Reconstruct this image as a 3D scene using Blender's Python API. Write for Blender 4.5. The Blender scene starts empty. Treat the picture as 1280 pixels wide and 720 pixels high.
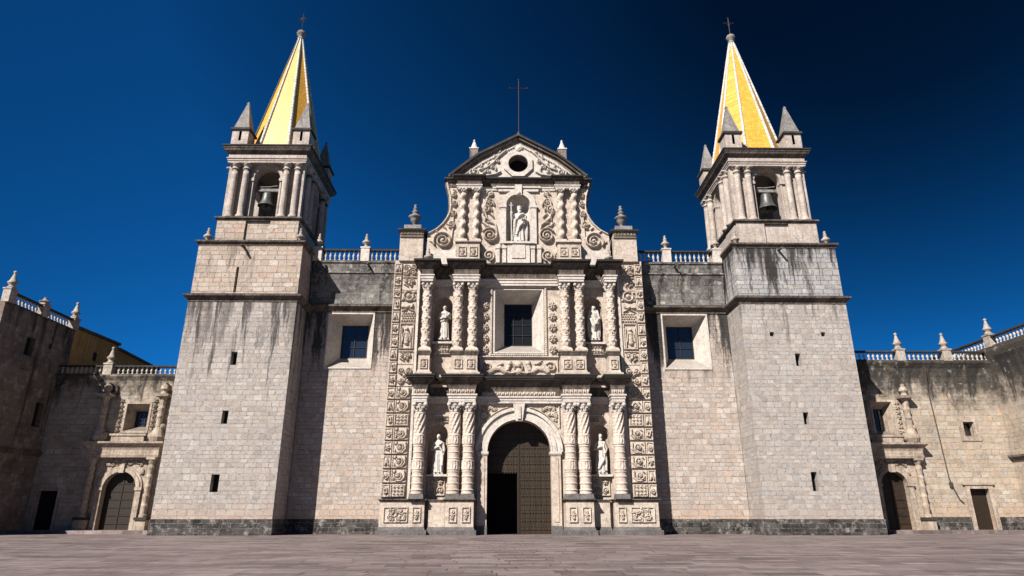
import bpy, math, random
import numpy as np
from mathutils import Vector, Matrix
from mathutils.geometry import delaunay_2d_cdt
random.seed(7)
PI = math.pi
S = bpy.context.scene
COL = S.collection

# ------------------------------------------------------------ camera, sky, sun
cam = bpy.data.objects.new('camera', bpy.data.cameras.new('camera')); COL.objects.link(cam)
cam.location = (-1.22, 0, 1.25)
cam.rotation_euler = (math.radians(90 + 19.30), 0, math.radians(-0.752))
cam.data.sensor_width = 36; cam.data.lens = 36 * 817.05 / 1280
cam.data.clip_start = 0.1; cam.data.clip_end = 5000
S.camera = cam
SUN_D = Vector((.75, 1.0, -1.05)).normalized()          # the way the light travels
ELEV = math.asin(-SUN_D.z)
W_ = bpy.data.worlds.new('World'); S.world = W_; W_.use_nodes = True
nt = W_.node_tree; nt.nodes.clear()
sky = nt.nodes.new('ShaderNodeTexSky'); sky.sky_type = 'NISHITA'; sky.sun_disc = False
sky.sun_elevation = ELEV; sky.sun_rotation = math.atan2(-SUN_D.x, -SUN_D.y)
sky.altitude = 3400; sky.air_density = .8; sky.dust_density = 0.0; sky.ozone_density = 8.0
gm = nt.nodes.new('ShaderNodeGamma'); gm.inputs[1].default_value = 1.35
bg = nt.nodes.new('ShaderNodeBackground'); bg.inputs[1].default_value = .05      # POL
wo = nt.nodes.new('ShaderNodeOutputWorld')
tn = nt.nodes.new('ShaderNodeMix'); tn.data_type = 'RGBA'; tn.blend_type = 'MULTIPLY'; tn.inputs[0].default_value = 1
tn.inputs[7].default_value = (.105, .82, .87, 1)            # polarised, deep high-altitude sky
nt.links.new(sky.outputs[0], gm.inputs[0]); nt.links.new(gm.outputs[0], tn.inputs[6]); 
tc = nt.nodes.new('ShaderNodeTexCoord'); dt = nt.nodes.new('ShaderNodeVectorMath'); dt.operation = 'DOT_PRODUCT'; dt.inputs[1].default_value = (.45, .60, .66)
rp_ = nt.nodes.new('ShaderNodeValToRGB'); nt.links.new(tc.outputs['Generated'], dt.inputs[0]); nt.links.new(dt.outputs['Value'], rp_.inputs[0])
st_ = [(.08, .30), (.35, .68), (.60, 1.0), (.80, .62), (.93, .32), (.985, .13)]      # the sky is darkest around the direction of strongest polarisation
cr_ = rp_.color_ramp
while len(cr_.elements) < len(st_): cr_.elements.new(.5)
for e_, (p_, c_) in zip(cr_.elements, st_): e_.position = p_; e_.color = (c_, c_, c_, 1)
t2 = nt.nodes.new('ShaderNodeMix'); t2.data_type = 'RGBA'; t2.blend_type = 'MULTIPLY'; t2.inputs[0].default_value = 1
nt.links.new(tn.outputs[2], t2.inputs[6]); nt.links.new(rp_.outputs[0], t2.inputs[7]); nt.links.new(t2.outputs[2], bg.inputs[0]); nt.links.new(bg.outputs[0], wo.inputs[0])
sl = bpy.data.lights.new('sun', 'SUN'); sl.energy = 5.0; sl.angle = math.radians(.5); sl.color = (1, .94, .87)
so = bpy.data.objects.new('sun', sl); COL.objects.link(so)
so.rotation_euler = SUN_D.to_track_quat('-Z', 'Y').to_euler(); so.location = (-30, -20, 60)
S.view_settings.view_transform = 'Standard'; S.view_settings.look = 'None'
S.view_settings.exposure = 1.1; S.view_settings.gamma = 1.0; S.view_settings.use_curve_mapping = False

# ------------------------------------------------------------ material helpers
class G:
    def __init__(s, name):
        s.m = bpy.data.materials.new(name); s.m.use_nodes = True
        s.t = s.m.node_tree; s.b = s.t.nodes['Principled BSDF']
        s.b.inputs['Specular IOR Level'].default_value = .3
    def n(s, typ, ins=None, out=0, **props):
        x = s.t.nodes.new('ShaderNode' + typ)
        for k, v in props.items(): setattr(x, k, v)
        for k, v in (ins or {}).items():
            if isinstance(v, bpy.types.NodeSocket): s.t.links.new(v, x.inputs[k])
            else: x.inputs[k].default_value = v
        return x.outputs[out]
    def ma(s, op, a, b=0.0, c=0.0, clamp=False):
        return s.n('Math', {0: a, 1: b, 2: c}, operation=op, use_clamp=clamp)
    def pos(s):
        p = s.n('NewGeometry', out=0); x = s.t.nodes.new('ShaderNodeSeparateXYZ'); s.t.links.new(p, x.inputs[0])
        return p, x.outputs[0], x.outputs[1], x.outputs[2]
    def vec(s, a, b, c=0.0): return s.n('CombineXYZ', {0: a, 1: b, 2: c})
    def noise(s, v, scale, detail=4.0, rough=.6, dim='3D'):
        return s.n('TexNoise', {'Vector': v, 'Scale': scale, 'Detail': detail, 'Roughness': rough}, noise_dimensions=dim)
    def ramp(s, f, stops, interp='LINEAR'):
        x = s.t.nodes.new('ShaderNodeValToRGB'); cr = x.color_ramp; cr.interpolation = interp
        while len(cr.elements) < len(stops): cr.elements.new(.5)
        for e, (p, c) in zip(cr.elements, stops):
            e.position = p; e.color = (c, c, c, 1) if isinstance(c, (int, float)) else (*c, 1)
        s.t.links.new(f, x.inputs[0]); return x.outputs[0]
    def mix(s, f, a, b, blend='MIX'):
        x = s.t.nodes.new('ShaderNodeMix'); x.data_type = 'RGBA'; x.blend_type = blend
        for k, v in ((0, f), (6, a), (7, b)):
            if isinstance(v, bpy.types.NodeSocket): s.t.links.new(v, x.inputs[k])
            else: x.inputs[k].default_value = (*v, 1) if isinstance(v, tuple) else v
        return x.outputs[2]
    def mr(s, v, a, b, c=0.0, d=1.0): return s.n('MapRange', {0: v, 1: a, 2: b, 3: c, 4: d})
    def done(s, col, rough=.85, bump=None, bstr=.5, bdist=.05):
        for k, v in (('Base Color', col), ('Roughness', rough)):
            if isinstance(v, bpy.types.NodeSocket): s.t.links.new(v, s.b.inputs[k])
            else: s.b.inputs[k].default_value = (*v, 1) if isinstance(v, tuple) else v
        if bump is not None:
            s.t.links.new(s.n('Bump', {'Height': bump, 'Strength': bstr, 'Distance': bdist}), s.b.inputs['Normal'])
        return s.m

def masonry(name, stops, bw=.52, rh=.36, mortar=(.5, .44, .39), mfac=.8, streaks=(), patch=.0, foot=None, dark=.0,
            lichen=(.035, .032, .03), white=.0, zdark=None, msize=.026):
    g = G(name); p, x, y, z = g.pos()
    u = g.ma('ADD', x, y)
    uv = g.vec(u, z, y)
    wn = g.noise(uv, .8, 2.0)
    zz = g.ma('ADD', z, g.ma('MULTIPLY', g.ma('SINE', g.ma('MULTIPLY', z, 2.3)), .12))
    zz = g.ma('ADD', zz, g.ma('MULTIPLY', wn, .10))
    wn2 = g.noise(uv, 4.5, 3.0, .7)
    zz = g.ma('ADD', zz, g.ma('MULTIPLY', wn2, .17))
    row = g.ma('FLOOR', g.ma('DIVIDE', zz, rh))
    rr = g.n('TexWhiteNoise', {'W': row}, noise_dimensions='1D')
    uu = g.ma('ADD', g.ma('MULTIPLY', u, g.ma('ADD', g.ma('MULTIPLY', rr, .5), .75)), g.ma('MULTIPLY', rr, 37.0))
    uu = g.ma('ADD', uu, g.ma('MULTIPLY', g.ma('ADD', g.noise(uv, 1.1, 1.0), g.noise(uv, 5.0, 3.0, .7)), .26))
    bt = g.t.nodes.new('ShaderNodeTexBrick')
    g.t.links.new(g.vec(uu, zz), bt.inputs['Vector'])
    for k, v in (('Color1', (0, 0, 0, 1)), ('Color2', (1, 1, 1, 1)), ('Mortar', (.5, .5, .5, 1)), ('Scale', 1.0), ('Mortar Size', msize),
                 ('Mortar Smooth', .35), ('Bias', 0.0), ('Brick Width', bw), ('Row Height', rh)): bt.inputs[k].default_value = v
    r = bt.outputs[0]; mf = bt.outputs[1]
    n1 = g.noise(p, .45, 3.0); n2 = g.noise(p, 3.5, 6.0, .7); n3 = g.noise(p, 14.0, 5.0, .7)
    f = g.ma('ADD', g.ma('MULTIPLY', r, .75), g.ma('MULTIPLY', g.mr(n1, .3, .7), .2))
    f = g.ma('ADD', f, g.ma('MULTIPLY', n2, .12))
    c = g.ramp(f, stops)
    c = g.mix(.85, c, g.ramp(n3, [(.3, .6), (.5, 1.0), (.7, 1.3)]), 'MULTIPLY')
    pit = g.ramp(g.noise(p, 5.0, 3.0, .8), [(.345, 0.0), (.385, 1.0)])
    c = g.mix(g.mr(pit, 0, 1, .6, 0), c, (.10, .085, .075))
    mm = g.ma('MULTIPLY', mf, g.mr(g.noise(p, 1.6, 4.0, .7), .36, .58, mfac * .15, mfac))
    c = g.mix(mm, c, g.mix(g.ramp(g.noise(p, 2.2, 4.0, .75), [(.44, 0.0), (.53, 1.0)]), tuple(q*.32 for q in mortar), mortar))
    c = g.mix(g.ma('MULTIPLY', g.ramp(g.noise(p, .7, 6.0, .72), [(.45, 0.0), (.7, 1.0)]), .35), c, (.26, .235, .225))
    c = g.mix(g.ma('MULTIPLY', g.ramp(g.noise(p, 1.3, 6.0, .75), [(.52, 0.0), (.66, 1.0)]), .45), c, (.70, .63, .57))
    if foot: c = g.mix(g.ma('MULTIPLY', g.mr(z, foot[0] + 1.2, foot[0]), g.mr(n2, .35, .65, .1, .6)), c, foot[1])
    for (zt, zb, amt, sc, cut) in streaks:
        wob = g.ma('MULTIPLY', g.noise(p, .9, 3.0), .5)
        sn = g.noise(g.vec(g.ma('ADD', g.ma('MULTIPLY', u, sc), wob), g.ma('MULTIPLY', z, .11), 3.1 + zt), 1.0, 5.0, .68)
        sn = g.ma('ADD', g.ma('MULTIPLY', g.ma('SUBTRACT', sn, .5), 1.6), .5)
        sn = g.ma('ADD', sn, g.ma('MULTIPLY', g.ma('SUBTRACT', n2, .5), .16))
        fade = g.mr(z, zb, zt); top = g.mr(z, zt + .02, zt - .0)
        k = g.ma('ADD', g.ma('SUBTRACT', sn, cut), g.ma('MULTIPLY', g.ma('SUBTRACT', fade, 1.0), .22))
        k = g.ma('MULTIPLY', g.ma('MULTIPLY', g.mr(k, .0, .16), g.ma('MULTIPLY', g.mr(z, zb-1.6, zb+1.2), amt)), top)
        c = g.mix(k, c, lichen)
    if patch: c = g.mix(g.ma('MULTIPLY', g.ramp(g.noise(p, .35, 6.0, .72), [(.5, 0.0), (.66, 1.0)]), patch), c, lichen)
    if zdark:
        q = g.ma('ADD', g.noise(p, .6, 7.0, .75), g.ma('MULTIPLY', g.ma('SUBTRACT', g.mr(z, zdark[0], zdark[1]), .5), .55))
        c = g.mix(g.ma('MULTIPLY', g.mr(q, .42, .66), zdark[2]), c, lichen)
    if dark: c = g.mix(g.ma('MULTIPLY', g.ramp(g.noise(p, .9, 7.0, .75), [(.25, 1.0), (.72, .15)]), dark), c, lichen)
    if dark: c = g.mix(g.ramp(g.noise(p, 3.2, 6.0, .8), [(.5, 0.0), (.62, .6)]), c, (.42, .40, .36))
    if white: c = g.mix(g.ma('MULTIPLY', g.ramp(g.noise(p, 1.7, 4.0, .6), [(.60, 0.0), (.66, 1.0)]), white), c, (.5, .47, .42))
    h = g.ma('ADD', g.ma('MULTIPLY', mf, -1.0), g.ma('ADD', g.ma('MULTIPLY', n2, .9), g.ma('MULTIPLY', n3, .5)))
    h = g.ma('ADD', h, g.ma('MULTIPLY', r, .5))
    c = g.mix(1.0, c, (ALB, ALB, ALB), 'MULTIPLY')
    return g.done(c, .92, h, .9, .06)

def stone(name, stops, sc=1.0, grime=.35, bstr=.4, lich=(.05, .045, .04), streak=.0, joints=.0, top=.5):
    g = G(name); p, x, y, z = g.pos()
    n1 = g.noise(p, .8 * sc, 5.0, .65); n2 = g.noise(p, 7 * sc, 6.0, .7)
    c = g.ramp(g.ma('ADD', g.ma('MULTIPLY', n1, .7), g.ma('MULTIPLY', n2, .3)), stops)
    c = g.mix(.9, c, g.ramp(n2, [(.3, .62), (.5, 1.0), (.7, 1.22)]), 'MULTIPLY')
    if joints:
        bt = g.t.nodes.new('ShaderNodeTexBrick'); g.t.links.new(g.vec(g.ma('ADD', x, y), z), bt.inputs['Vector'])
        for k, v in (('Color1', (.82, .8, .8, 1)), ('Color2', (1.1, 1.06, 1.02, 1)), ('Mortar', (.55, .5, .47, 1)), ('Scale', 1.0), ('Mortar Size', .012),
                     ('Mortar Smooth', .3), ('Brick Width', 1.1), ('Row Height', .52)): bt.inputs[k].default_value = v
        c = g.mix(joints, c, bt.outputs[0], 'MULTIPLY')
    c = g.mix(g.ma('MULTIPLY', g.ramp(g.noise(p, 1.9, 7.0, .75), [(.47, 0.0), (.68, 1.0)]), grime), c, lich)
    if streak:
        sn = g.noise(g.vec(g.ma('MULTIPLY', g.ma('ADD', x, y), 4.0), g.ma('MULTIPLY', z, .35)), 1.0, 4.0, .7)
        c = g.mix(g.ma('MULTIPLY', g.ramp(sn, [(.46, 0.0), (.6, 1.0)]), streak), c, lich)
    if top:                                           # dirt and lichen settled on ledges
        nz = g.t.nodes.new('ShaderNodeSeparateXYZ'); g.t.links.new(g.n('NewGeometry', out=1), nz.inputs[0])
        c = g.mix(g.ma('MULTIPLY', g.mr(nz.outputs[2], .5, .9), top), c, lich)
    c = g.mix(1.0, c, (ALB, ALB, ALB), 'MULTIPLY')
    return g.done(c, .88, g.ma('ADD', n1, g.ma('MULTIPLY', n2, .6)), bstr, .04)

def plain(name, col, rough=.6, metal=0.0, var=.25, sc=5.0):
    g = G(name); p, x, y, z = g.pos(); g.b.inputs['Metallic'].default_value = metal
    n = g.noise(p, sc, 5.0, .65)
    c = g.mix(1.0, tuple(q*ALB for q in col), g.ramp(n, [(.3, 1 - var), (.7, 1 + var)]), 'MULTIPLY')
    return g.done(c, rough, n, .25, .02)

M = {}
ALB = .62                                                       # stones sit at real-world albedos of .2 to .45
GREY = [(.1, (.40, .345, .31)), (.3, (.47, .415, .375)), (.5, (.54, .465, .41)), (.7, (.46, .435, .415)), (.92, (.62, .555, .50))]
PINK = [(.1, (.44, .345, .285)), (.3, (.53, .44, .375)), (.5, (.60, .48, .395)), (.7, (.50, .455, .42)), (.92, (.69, .605, .53))]
WARM = [(.1, (.40, .32, .24)), (.3, (.50, .41, .315)), (.5, (.60, .465, .34)), (.7, (.48, .41, .33)), (.92, (.66, .57, .46))]
PEACH = [(.15, (.47, .38, .31)), (.35, (.56, .45, .36)), (.55, (.60, .50, .42)), (.72, (.58, .42, .32)), (.9, (.70, .62, .55))]
M['tower_l'] = masonry('tower_stone', GREY, mortar=(.60, .55, .5), streaks=[(17.6, 9.5, .9, 1.9, .47), (17.6, 7.5, .6, .8, .46)], lichen=(.07, .062, .06), foot=(1.1, (.62, .40, .27)))
M['tower_r'] = masonry('tower_stone_pale', GREY, mortar=(.62, .58, .54), streaks=[(17.6, 13.0, .6, 1.3, .53)], foot=(1.1, (.55, .42, .33)))
M['upper_l'] = masonry('upper_tower_stone', PEACH, bw=.72, rh=.46, mortar=(.36, .28, .23), streaks=[(22.5, 18, .6, 1.1, .56)])
M['upper_r'] = masonry('upper_tower_stone_stained', [(p, (c[0]*.92, c[1]*1.0, c[2]*1.08)) for p, c in GREY], bw=.72, rh=.46, mortar=(.16, .14, .13), streaks=[(22.5, 17.5, .98, .9, .40), (22.5, 17.0, .9, 2.3, .5)], patch=.12)
M['nave_l'] = masonry('nave_stone', PINK, mortar=(.62, .55, .49), streaks=[(17.6, 13.0, .92, .9, .33), (17.6, 11.5, .92, 2.1, .44)], foot=(1.1, (.66, .42, .28)))
M['nave_r'] = masonry('nave_stone_stained', PINK, mortar=(.62, .55, .49), streaks=[(17.6, 12.6, .95, .9, .32), (17.6, 11.5, .92, 2.1, .43)], foot=(1.1, (.66, .42, .28)))
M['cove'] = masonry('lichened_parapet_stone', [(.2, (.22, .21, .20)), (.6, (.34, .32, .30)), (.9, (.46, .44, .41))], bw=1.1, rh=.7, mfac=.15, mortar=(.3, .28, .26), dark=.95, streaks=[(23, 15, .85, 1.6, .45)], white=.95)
M['wing'] = masonry('convent_wall_stone', WARM, bw=.7, rh=.4, mortar=(.66, .58, .48), streaks=[(14.2, 7.5, .8, 1.3, .50), (14.4, 9.5, .9, .7, .44)], patch=.15, zdark=(8.0, 14.0, .88), foot=(1.2, (.60, .38, .24)), white=.5)
M['trim'] = stone('warm_trim_stone', [(.3, (.34, .265, .21)), (.5, (.54, .44, .35)), (.7, (.68, .58, .48))], grime=.45, streak=.3, joints=.3, top=.6)
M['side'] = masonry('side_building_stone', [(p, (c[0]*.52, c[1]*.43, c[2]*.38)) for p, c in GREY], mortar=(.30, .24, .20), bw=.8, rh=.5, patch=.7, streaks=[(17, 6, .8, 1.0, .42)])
M['plinth'] = masonry('basalt_plinth', [(.2, (.018, .017, .016)), (.5, (.036, .033, .031)), (.9, (.08, .073, .067))], bw=.75, rh=.36, mortar=(.24, .22, .2), mfac=1.0, msize=.03)
CREAM = [(.3, (.52, .42, .34)), (.5, (.66, .56, .47)), (.7, (.74, .65, .56))]
M['portal'] = stone('carved_stone', CREAM, grime=.42, streak=.12, joints=.35)
M['carve'] = stone('carved_relief_stone', CREAM, grime=.32, top=.35, lich=(.12, .09, .07))
M['shaft'] = stone('column_stone', [(.3, (.56, .44, .355)), (.5, (.68, .57, .48)), (.7, (.76, .67, .58))], grime=.16, top=.3, lich=(.14, .10, .08))
M['white'] = stone('pale_moulding_stone', [(.3, (.58, .50, .44)), (.5, (.72, .65, .58)), (.7, (.80, .74, .67))], grime=.22, streak=.1)
M['belfry'] = stone('belfry_stone', [(.3, (.46, .38, .33)), (.5, (.60, .52, .46)), (.7, (.70, .62, .55))], grime=.28, streak=.22, joints=.45)
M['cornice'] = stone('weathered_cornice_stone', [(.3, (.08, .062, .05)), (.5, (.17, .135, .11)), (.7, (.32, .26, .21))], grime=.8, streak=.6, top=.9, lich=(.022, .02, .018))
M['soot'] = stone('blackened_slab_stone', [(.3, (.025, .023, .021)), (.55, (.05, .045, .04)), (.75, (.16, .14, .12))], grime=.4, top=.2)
M['pinn'] = stone('grey_pinnacle_stone', [(.3, (.20, .185, .175)), (.5, (.32, .30, .285)), (.7, (.44, .42, .39))], grime=.5, streak=.3, joints=.3)
M['pot'] = stone('finial_stone', [(.3, (.30, .25, .20)), (.5, (.48, .41, .35)), (.7, (.64, .57, .5))], grime=.5, lich=(.04, .036, .032))
M['statue'] = stone('white_statue_stone', [(.3, (.54, .49, .44)), (.5, (.72, .67, .61)), (.7, (.80, .76, .70))], grime=.35, top=.25, lich=(.25, .22, .19))
M['niche'] = stone('niche_stone', [(.3, (.42, .31, .25)), (.5, (.52, .41, .34)), (.7, (.60, .5, .42))], grime=.3, top=.3)
M['colbase'] = stone('grey_base_stone', [(.3, (.09, .085, .08)), (.5, (.15, .14, .135)), (.7, (.23, .21, .2))], grime=.3, top=.1)
M['baluster'] = stone('baluster_stone', [(.3, (.46, .42, .38)), (.5, (.60, .56, .52)), (.7, (.70, .66, .61))], grime=.3, top=.2)
M['ochre'] = stone('ochre_plaster', [(.3, (.55, .30, .08)), (.5, (.68, .40, .12)), (.7, (.74, .46, .16))], grime=.2, streak=.3, bstr=.15)
M['gable'] = stone('stained_gable_stone', [(.3, (.16, .13, .11)), (.5, (.30, .25, .22)), (.7, (.46, .40, .35))], grime=.75, streak=.5, lich=(.05, .042, .036))
g = G('yellow_spire_tile'); p, x, y, z = g.pos()
bt = g.t.nodes.new('ShaderNodeTexBrick'); g.t.links.new(g.vec(g.ma('ADD', x, y), z), bt.inputs['Vector'])
for k, v in (('Color1', (.74, .47, .035, 1)), ('Color2', (.86, .60, .07, 1)), ('Mortar', (.55, .32, .03, 1)), ('Scale', 1.0), ('Mortar Size', .012), ('Brick Width', .3), ('Row Height', .3)): bt.inputs[k].default_value = v
c = g.mix(g.ramp(g.noise(p, 1.2, 6.0, .75), [(.45, 0.0), (.75, .55)]), bt.outputs[0], (.55, .30, .02))
c = g.mix(g.ramp(g.noise(g.vec(g.ma('MULTIPLY', g.ma('ADD', x, y), 3.0), g.ma('MULTIPLY', z, .3)), 1.0, 5.0, .7), [(.6, 0.0), (.72, .5)]), c, (.22, .13, .03))
c = g.mix(1.0, c, (.74, .59, 1.0), 'MULTIPLY')
c = g.mix(1.0, c, g.ramp(g.noise(p, 6.0, 5.0, .75), [(.3, .72), (.5, 1.0), (.7, 1.15)]), 'MULTIPLY')
c = g.mix(g.ramp(g.noise(p, 3.0, 6.0, .8), [(.62, 0.0), (.68, .6)]), c, (.16, .12, .06))
M['tile'] = g.done(c, .42, bt.outputs[1], -.2, .02)
M['rib'] = stone('white_rib_tile', [(.3, (.5, .5, .48)), (.5, (.76, .76, .74)), (.7, (.84, .84, .82))], sc=1.5, grime=.45, lich=(.10, .10, .11), top=.0)
M['darkrib'] = stone('dark_rib_tile', [(.3, (.05, .05, .055)), (.6, (.13, .13, .135)), (.8, (.4, .4, .4))], sc=2.0, top=0.0)
M['iron'] = plain('wrought_iron', (.045, .035, .03), .6, .6)
M['bell'] = plain('bell_bronze', (.13, .135, .13), .5, .55, .35)
M['wood'] = plain('dark_wood', (.026, .016, .009), .6, 0, .4, 9.0)
M['void'] = plain('unlit_interior', (.008, .008, .009), .9)
M['frame'] = plain('window_frame_wood', (.045, .030, .022), .6)
g = G('window_glass'); g.b.inputs['Specular IOR Level'].default_value = .8
M['glass'] = g.done((.012, .018, .03), .08)
g = G('dark_window_glass'); g.b.inputs['Specular IOR Level'].default_value = .25
M['glass_dark'] = g.done((.006, .008, .011), .3)
M['pipe'] = plain('dark_cable', (.07, .06, .05), .7)
g = G('door_planks'); p, x, y, z = g.pos()
n = g.noise(g.vec(g.ma('MULTIPLY', x, 9.0), g.ma('MULTIPLY', z, .8), y), 1.0, 5.0, .7)
gr = g.ma('ABSOLUTE', g.ma('SUBTRACT', g.ma('FRACT', g.ma('DIVIDE', x, .42)), .5))
c = g.mix(g.mr(gr, .46, .5), g.ramp(n, [(.3, (.065, .045, .028)), (.6, (.12, .088, .055)), (.8, (.17, .13, .085))]), (.012, .01, .008))
c = g.mix(1.0, c, (.22, .19, .155), 'MULTIPLY')
M['door'] = g.done(c, .55, g.ma('SUBTRACT', n, g.mr(gr, .46, .5)), .6, .03)
M['door_brown'] = plain('brown_door_planks', (.032, .019, .010), .6, 0, .5, 3.0)

# paving
g = G('plaza_paving'); p, x, y, z = g.pos()
rowf = g.ma('FLOOR', g.ma('DIVIDE', y, .7)); rr = g.n('TexWhiteNoise', {'W': rowf}, noise_dimensions='1D')
bt = g.t.nodes.new('ShaderNodeTexBrick')
g.t.links.new(g.vec(g.ma('ADD', g.ma('ADD', x, g.ma('MULTIPLY', rr, 5.0)), g.ma('MULTIPLY', g.noise(p, .5, 2.0), .3)), y), bt.inputs['Vector'])
for k, v in (('Color1', (0, 0, 0, 1)), ('Color2', (1, 1, 1, 1)), ('Mortar', (.5, .5, .5, 1)), ('Scale', 1.0), ('Mortar Size', .022), ('Mortar Smooth', .3), ('Brick Width', 1.5), ('Row Height', .7)): bt.inputs[k].default_value = v
n1 = g.noise(p, .12, 5.0, .6); n2 = g.noise(p, 2.5, 6.0, .7)
f = g.ma('ADD', g.ma('MULTIPLY', bt.outputs[0], .65), g.ma('MULTIPLY', g.mr(n1, .3, .7), .35))
c = g.ramp(f, [(.1, (.085, .065, .066)), (.32, (.15, .12, .12)), (.5, (.20, .165, .163)), (.68, (.245, .20, .195)), (.8, (.18, .13, .125)), (.95, (.31, .265, .255))])
c = g.mix(.9, c, g.ramp(n2, [(.3, .68), (.5, 1.0), (.72, 1.22)]), 'MULTIPLY')
c = g.mix(g.ramp(g.noise(g.vec(g.ma('MULTIPLY', x, .45), y), .4, 7.0, .75), [(.44, 0.0), (.68, .8)]), c, (.085, .066, .064))
c = g.mix(g.ramp(g.noise(p, .8, 6.0, .75), [(.55, 0.0), (.68, .5)]), c, (.34, .29, .28))
c = g.mix(g.ma('MULTIPLY', bt.outputs[1], .75), c, (.05, .04, .038))
c = g.mix(1.0, c, (.80, .785, .77), 'MULTIPLY')
M['paving'] = g.done(c, g.mr(n2, .3, .7, .55, .85), g.ma('ADD', g.ma('MULTIPLY', bt.outputs[1], -1.0), g.ma('MULTIPLY', n2, .7)), .6, .03)

# ------------------------------------------------------------ mesh helpers
def in_poly(P, x, z):
    c = False; j = len(P)-1
    for i in range(len(P)):
        xi, zi = P[i]; xj, zj = P[j]
        if (zi > z) != (zj > z) and x < (xj-xi)*(z-zi)/(zj-zi)+xi: c = not c
        j = i
    return c
class MB:
    def __init__(s): s.v = []; s.f = []
    def add(s, vs, fs):
        o = len(s.v); s.v += [tuple(a) for a in vs]; s.f += [tuple(i + o for i in q) for q in fs]; return s
    def box(s, x0, x1, y0, y1, z0, z1, tx=0, ty=0):        # tx, ty: top inset
        v = [(x0, y0, z0), (x1, y0, z0), (x1, y1, z0), (x0, y1, z0), (x0+tx, y0+ty, z1), (x1-tx, y0+ty, z1), (x1-tx, y1-ty, z1), (x0+tx, y1-ty, z1)]
        return s.add(v, [(3, 2, 1, 0), (4, 5, 6, 7), (0, 1, 5, 4), (1, 2, 6, 5), (2, 3, 7, 6), (3, 0, 4, 7)])
    def lathe(s, cx, cy, prof, n=16, cap=True, a0=0, z0=0, sx=1, sy=1):
        m = len(prof); v = []
        for r, z in prof:
            for i in range(n):
                a = a0 + 2*PI*i/n; v.append((cx + r*sx*math.cos(a), cy + r*sy*math.sin(a), z0 + z))
        f = [(j*n+i, j*n+(i+1) % n, (j+1)*n+(i+1) % n, (j+1)*n+i) for j in range(m-1) for i in range(n)]
        if cap: f += [tuple(range(n-1, -1, -1)), tuple((m-1)*n+i for i in range(n))]
        return s.add(v, f)
    def tube(s, pts, r, n=8):
        rs = r if isinstance(r, (list, tuple)) else [r]*len(pts); P = [Vector(q) for q in pts]; v = []
        for i, q in enumerate(P):
            d = (P[min(i+1, len(P)-1)] - P[max(i-1, 0)]).normalized()
            a = d.cross(Vector((0, 0, 1)) if abs(d.z) < .9 else Vector((1, 0, 0))).normalized(); b = d.cross(a)
            for k in range(n):
                t = 2*PI*k/n; w = q + (a*math.cos(t) + b*math.sin(t))*rs[i]; v.append(tuple(w))
        m = len(P); f = [(j*n+i, j*n+(i+1) % n, (j+1)*n+(i+1) % n, (j+1)*n+i) for j in range(m-1) for i in range(n)]
        f += [tuple(range(n-1, -1, -1)), tuple((m-1)*n+i for i in range(n))]
        return s.add(v, f)
    def sphere(s, c, r, n=12, m=8, sx=1, sy=1, sz=1):
        pr = [(max(1e-3, r*math.sin(PI*j/m)), -r*math.cos(PI*j/m)) for j in range(m+1)]
        v = []; 
        for rr, z in pr:
            for i in range(n): a = 2*PI*i/n; v.append((c[0]+rr*sx*math.cos(a), c[1]+rr*sy*math.sin(a), c[2]+z*sz))
        f = [(j*n+i, j*n+(i+1) % n, (j+1)*n+(i+1) % n, (j+1)*n+i) for j in range(m) for i in range(n)]
        return s.add(v, f)
    def plate(s, outer, holes, d0, d1, axis='y', back=True):   # polygon in (h, z); axis y: h = x, depth along y.  axis x: h = y, depth along x
        mk = (lambda h, z, d: (h, d, z)) if axis == 'y' else (lambda h, z, d: (d, h, z))
        loops = [outer] + list(holes); flat = [p for l in loops for p in l]
        ed = []; o = 0
        for l in loops:
            ed += [(o+i, o+(i+1) % len(l)) for i in range(len(l))]; o += len(l)
        cv, ce, cf, *_x = delaunay_2d_cdt([Vector(p) for p in flat], ed, [], 0, 1e-5)
        tri = []
        for t in cf:
            qx = sum(cv[i].x for i in t)/len(t); qz = sum(cv[i].y for i in t)/len(t)
            if in_poly(outer, qx, qz) and not any(in_poly(h, qx, qz) for h in holes): tri.append(tuple(t))
        K = len(cv)
        s.add([mk(p.x, p.y, d0) for p in cv] + [mk(p.x, p.y, d1) for p in cv], tri + ([tuple(i+K for i in reversed(t)) for t in tri] if back else []))
        N = len(flat)
        v = [mk(p[0], p[1], d0) for p in flat] + [mk(p[0], p[1], d1) for p in flat]; f = []
        o = 0
        for l in loops:
            k = len(l)
            for i in range(k): f.append((o+i, o+(i+1) % k, o+(i+1) % k+N, o+i+N))
            o += k
        return s.add(v, f)
    def frustum(s, inner, outer):                              # two rings of the same length
        n = len(inner); return s.add(list(inner)+list(outer), [(i, (i+1) % n, (i+1) % n+n, i+n) for i in range(n)])
    def sweep(s, path, prof, closed=False):                    # moulding; path runs with its outer side on the right hand
        n = len(path); P = [Vector((a, b)) for a, b in path]; m = len(prof); v = []
        for i in range(n):
            if closed or 0 < i < n-1: d0 = (P[i]-P[i-1]).normalized(); d1 = (P[(i+1) % n]-P[i]).normalized()
            elif i == 0: d0 = d1 = (P[1]-P[0]).normalized()
            else: d0 = d1 = (P[i]-P[i-1]).normalized()
            n0 = Vector((d0.y, -d0.x)); n1 = Vector((d1.y, -d1.x)); mt = (n0+n1); mt = mt/max(.2, (1+n0.dot(n1)))
            for o, z in prof: v.append((P[i].x+mt.x*o, P[i].y+mt.y*o, z))
        f = []
        for i in range(n if closed else n-1):
            j = (i+1) % n
            for k in range(m): f.append((i*m+k, j*m+k, j*m+(k+1) % m, i*m+(k+1) % m))
        if not closed: f += [tuple(range(m)), tuple(range((n-1)*m+m-1, (n-1)*m-1, -1))]
        return s.add(v, f)

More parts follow.
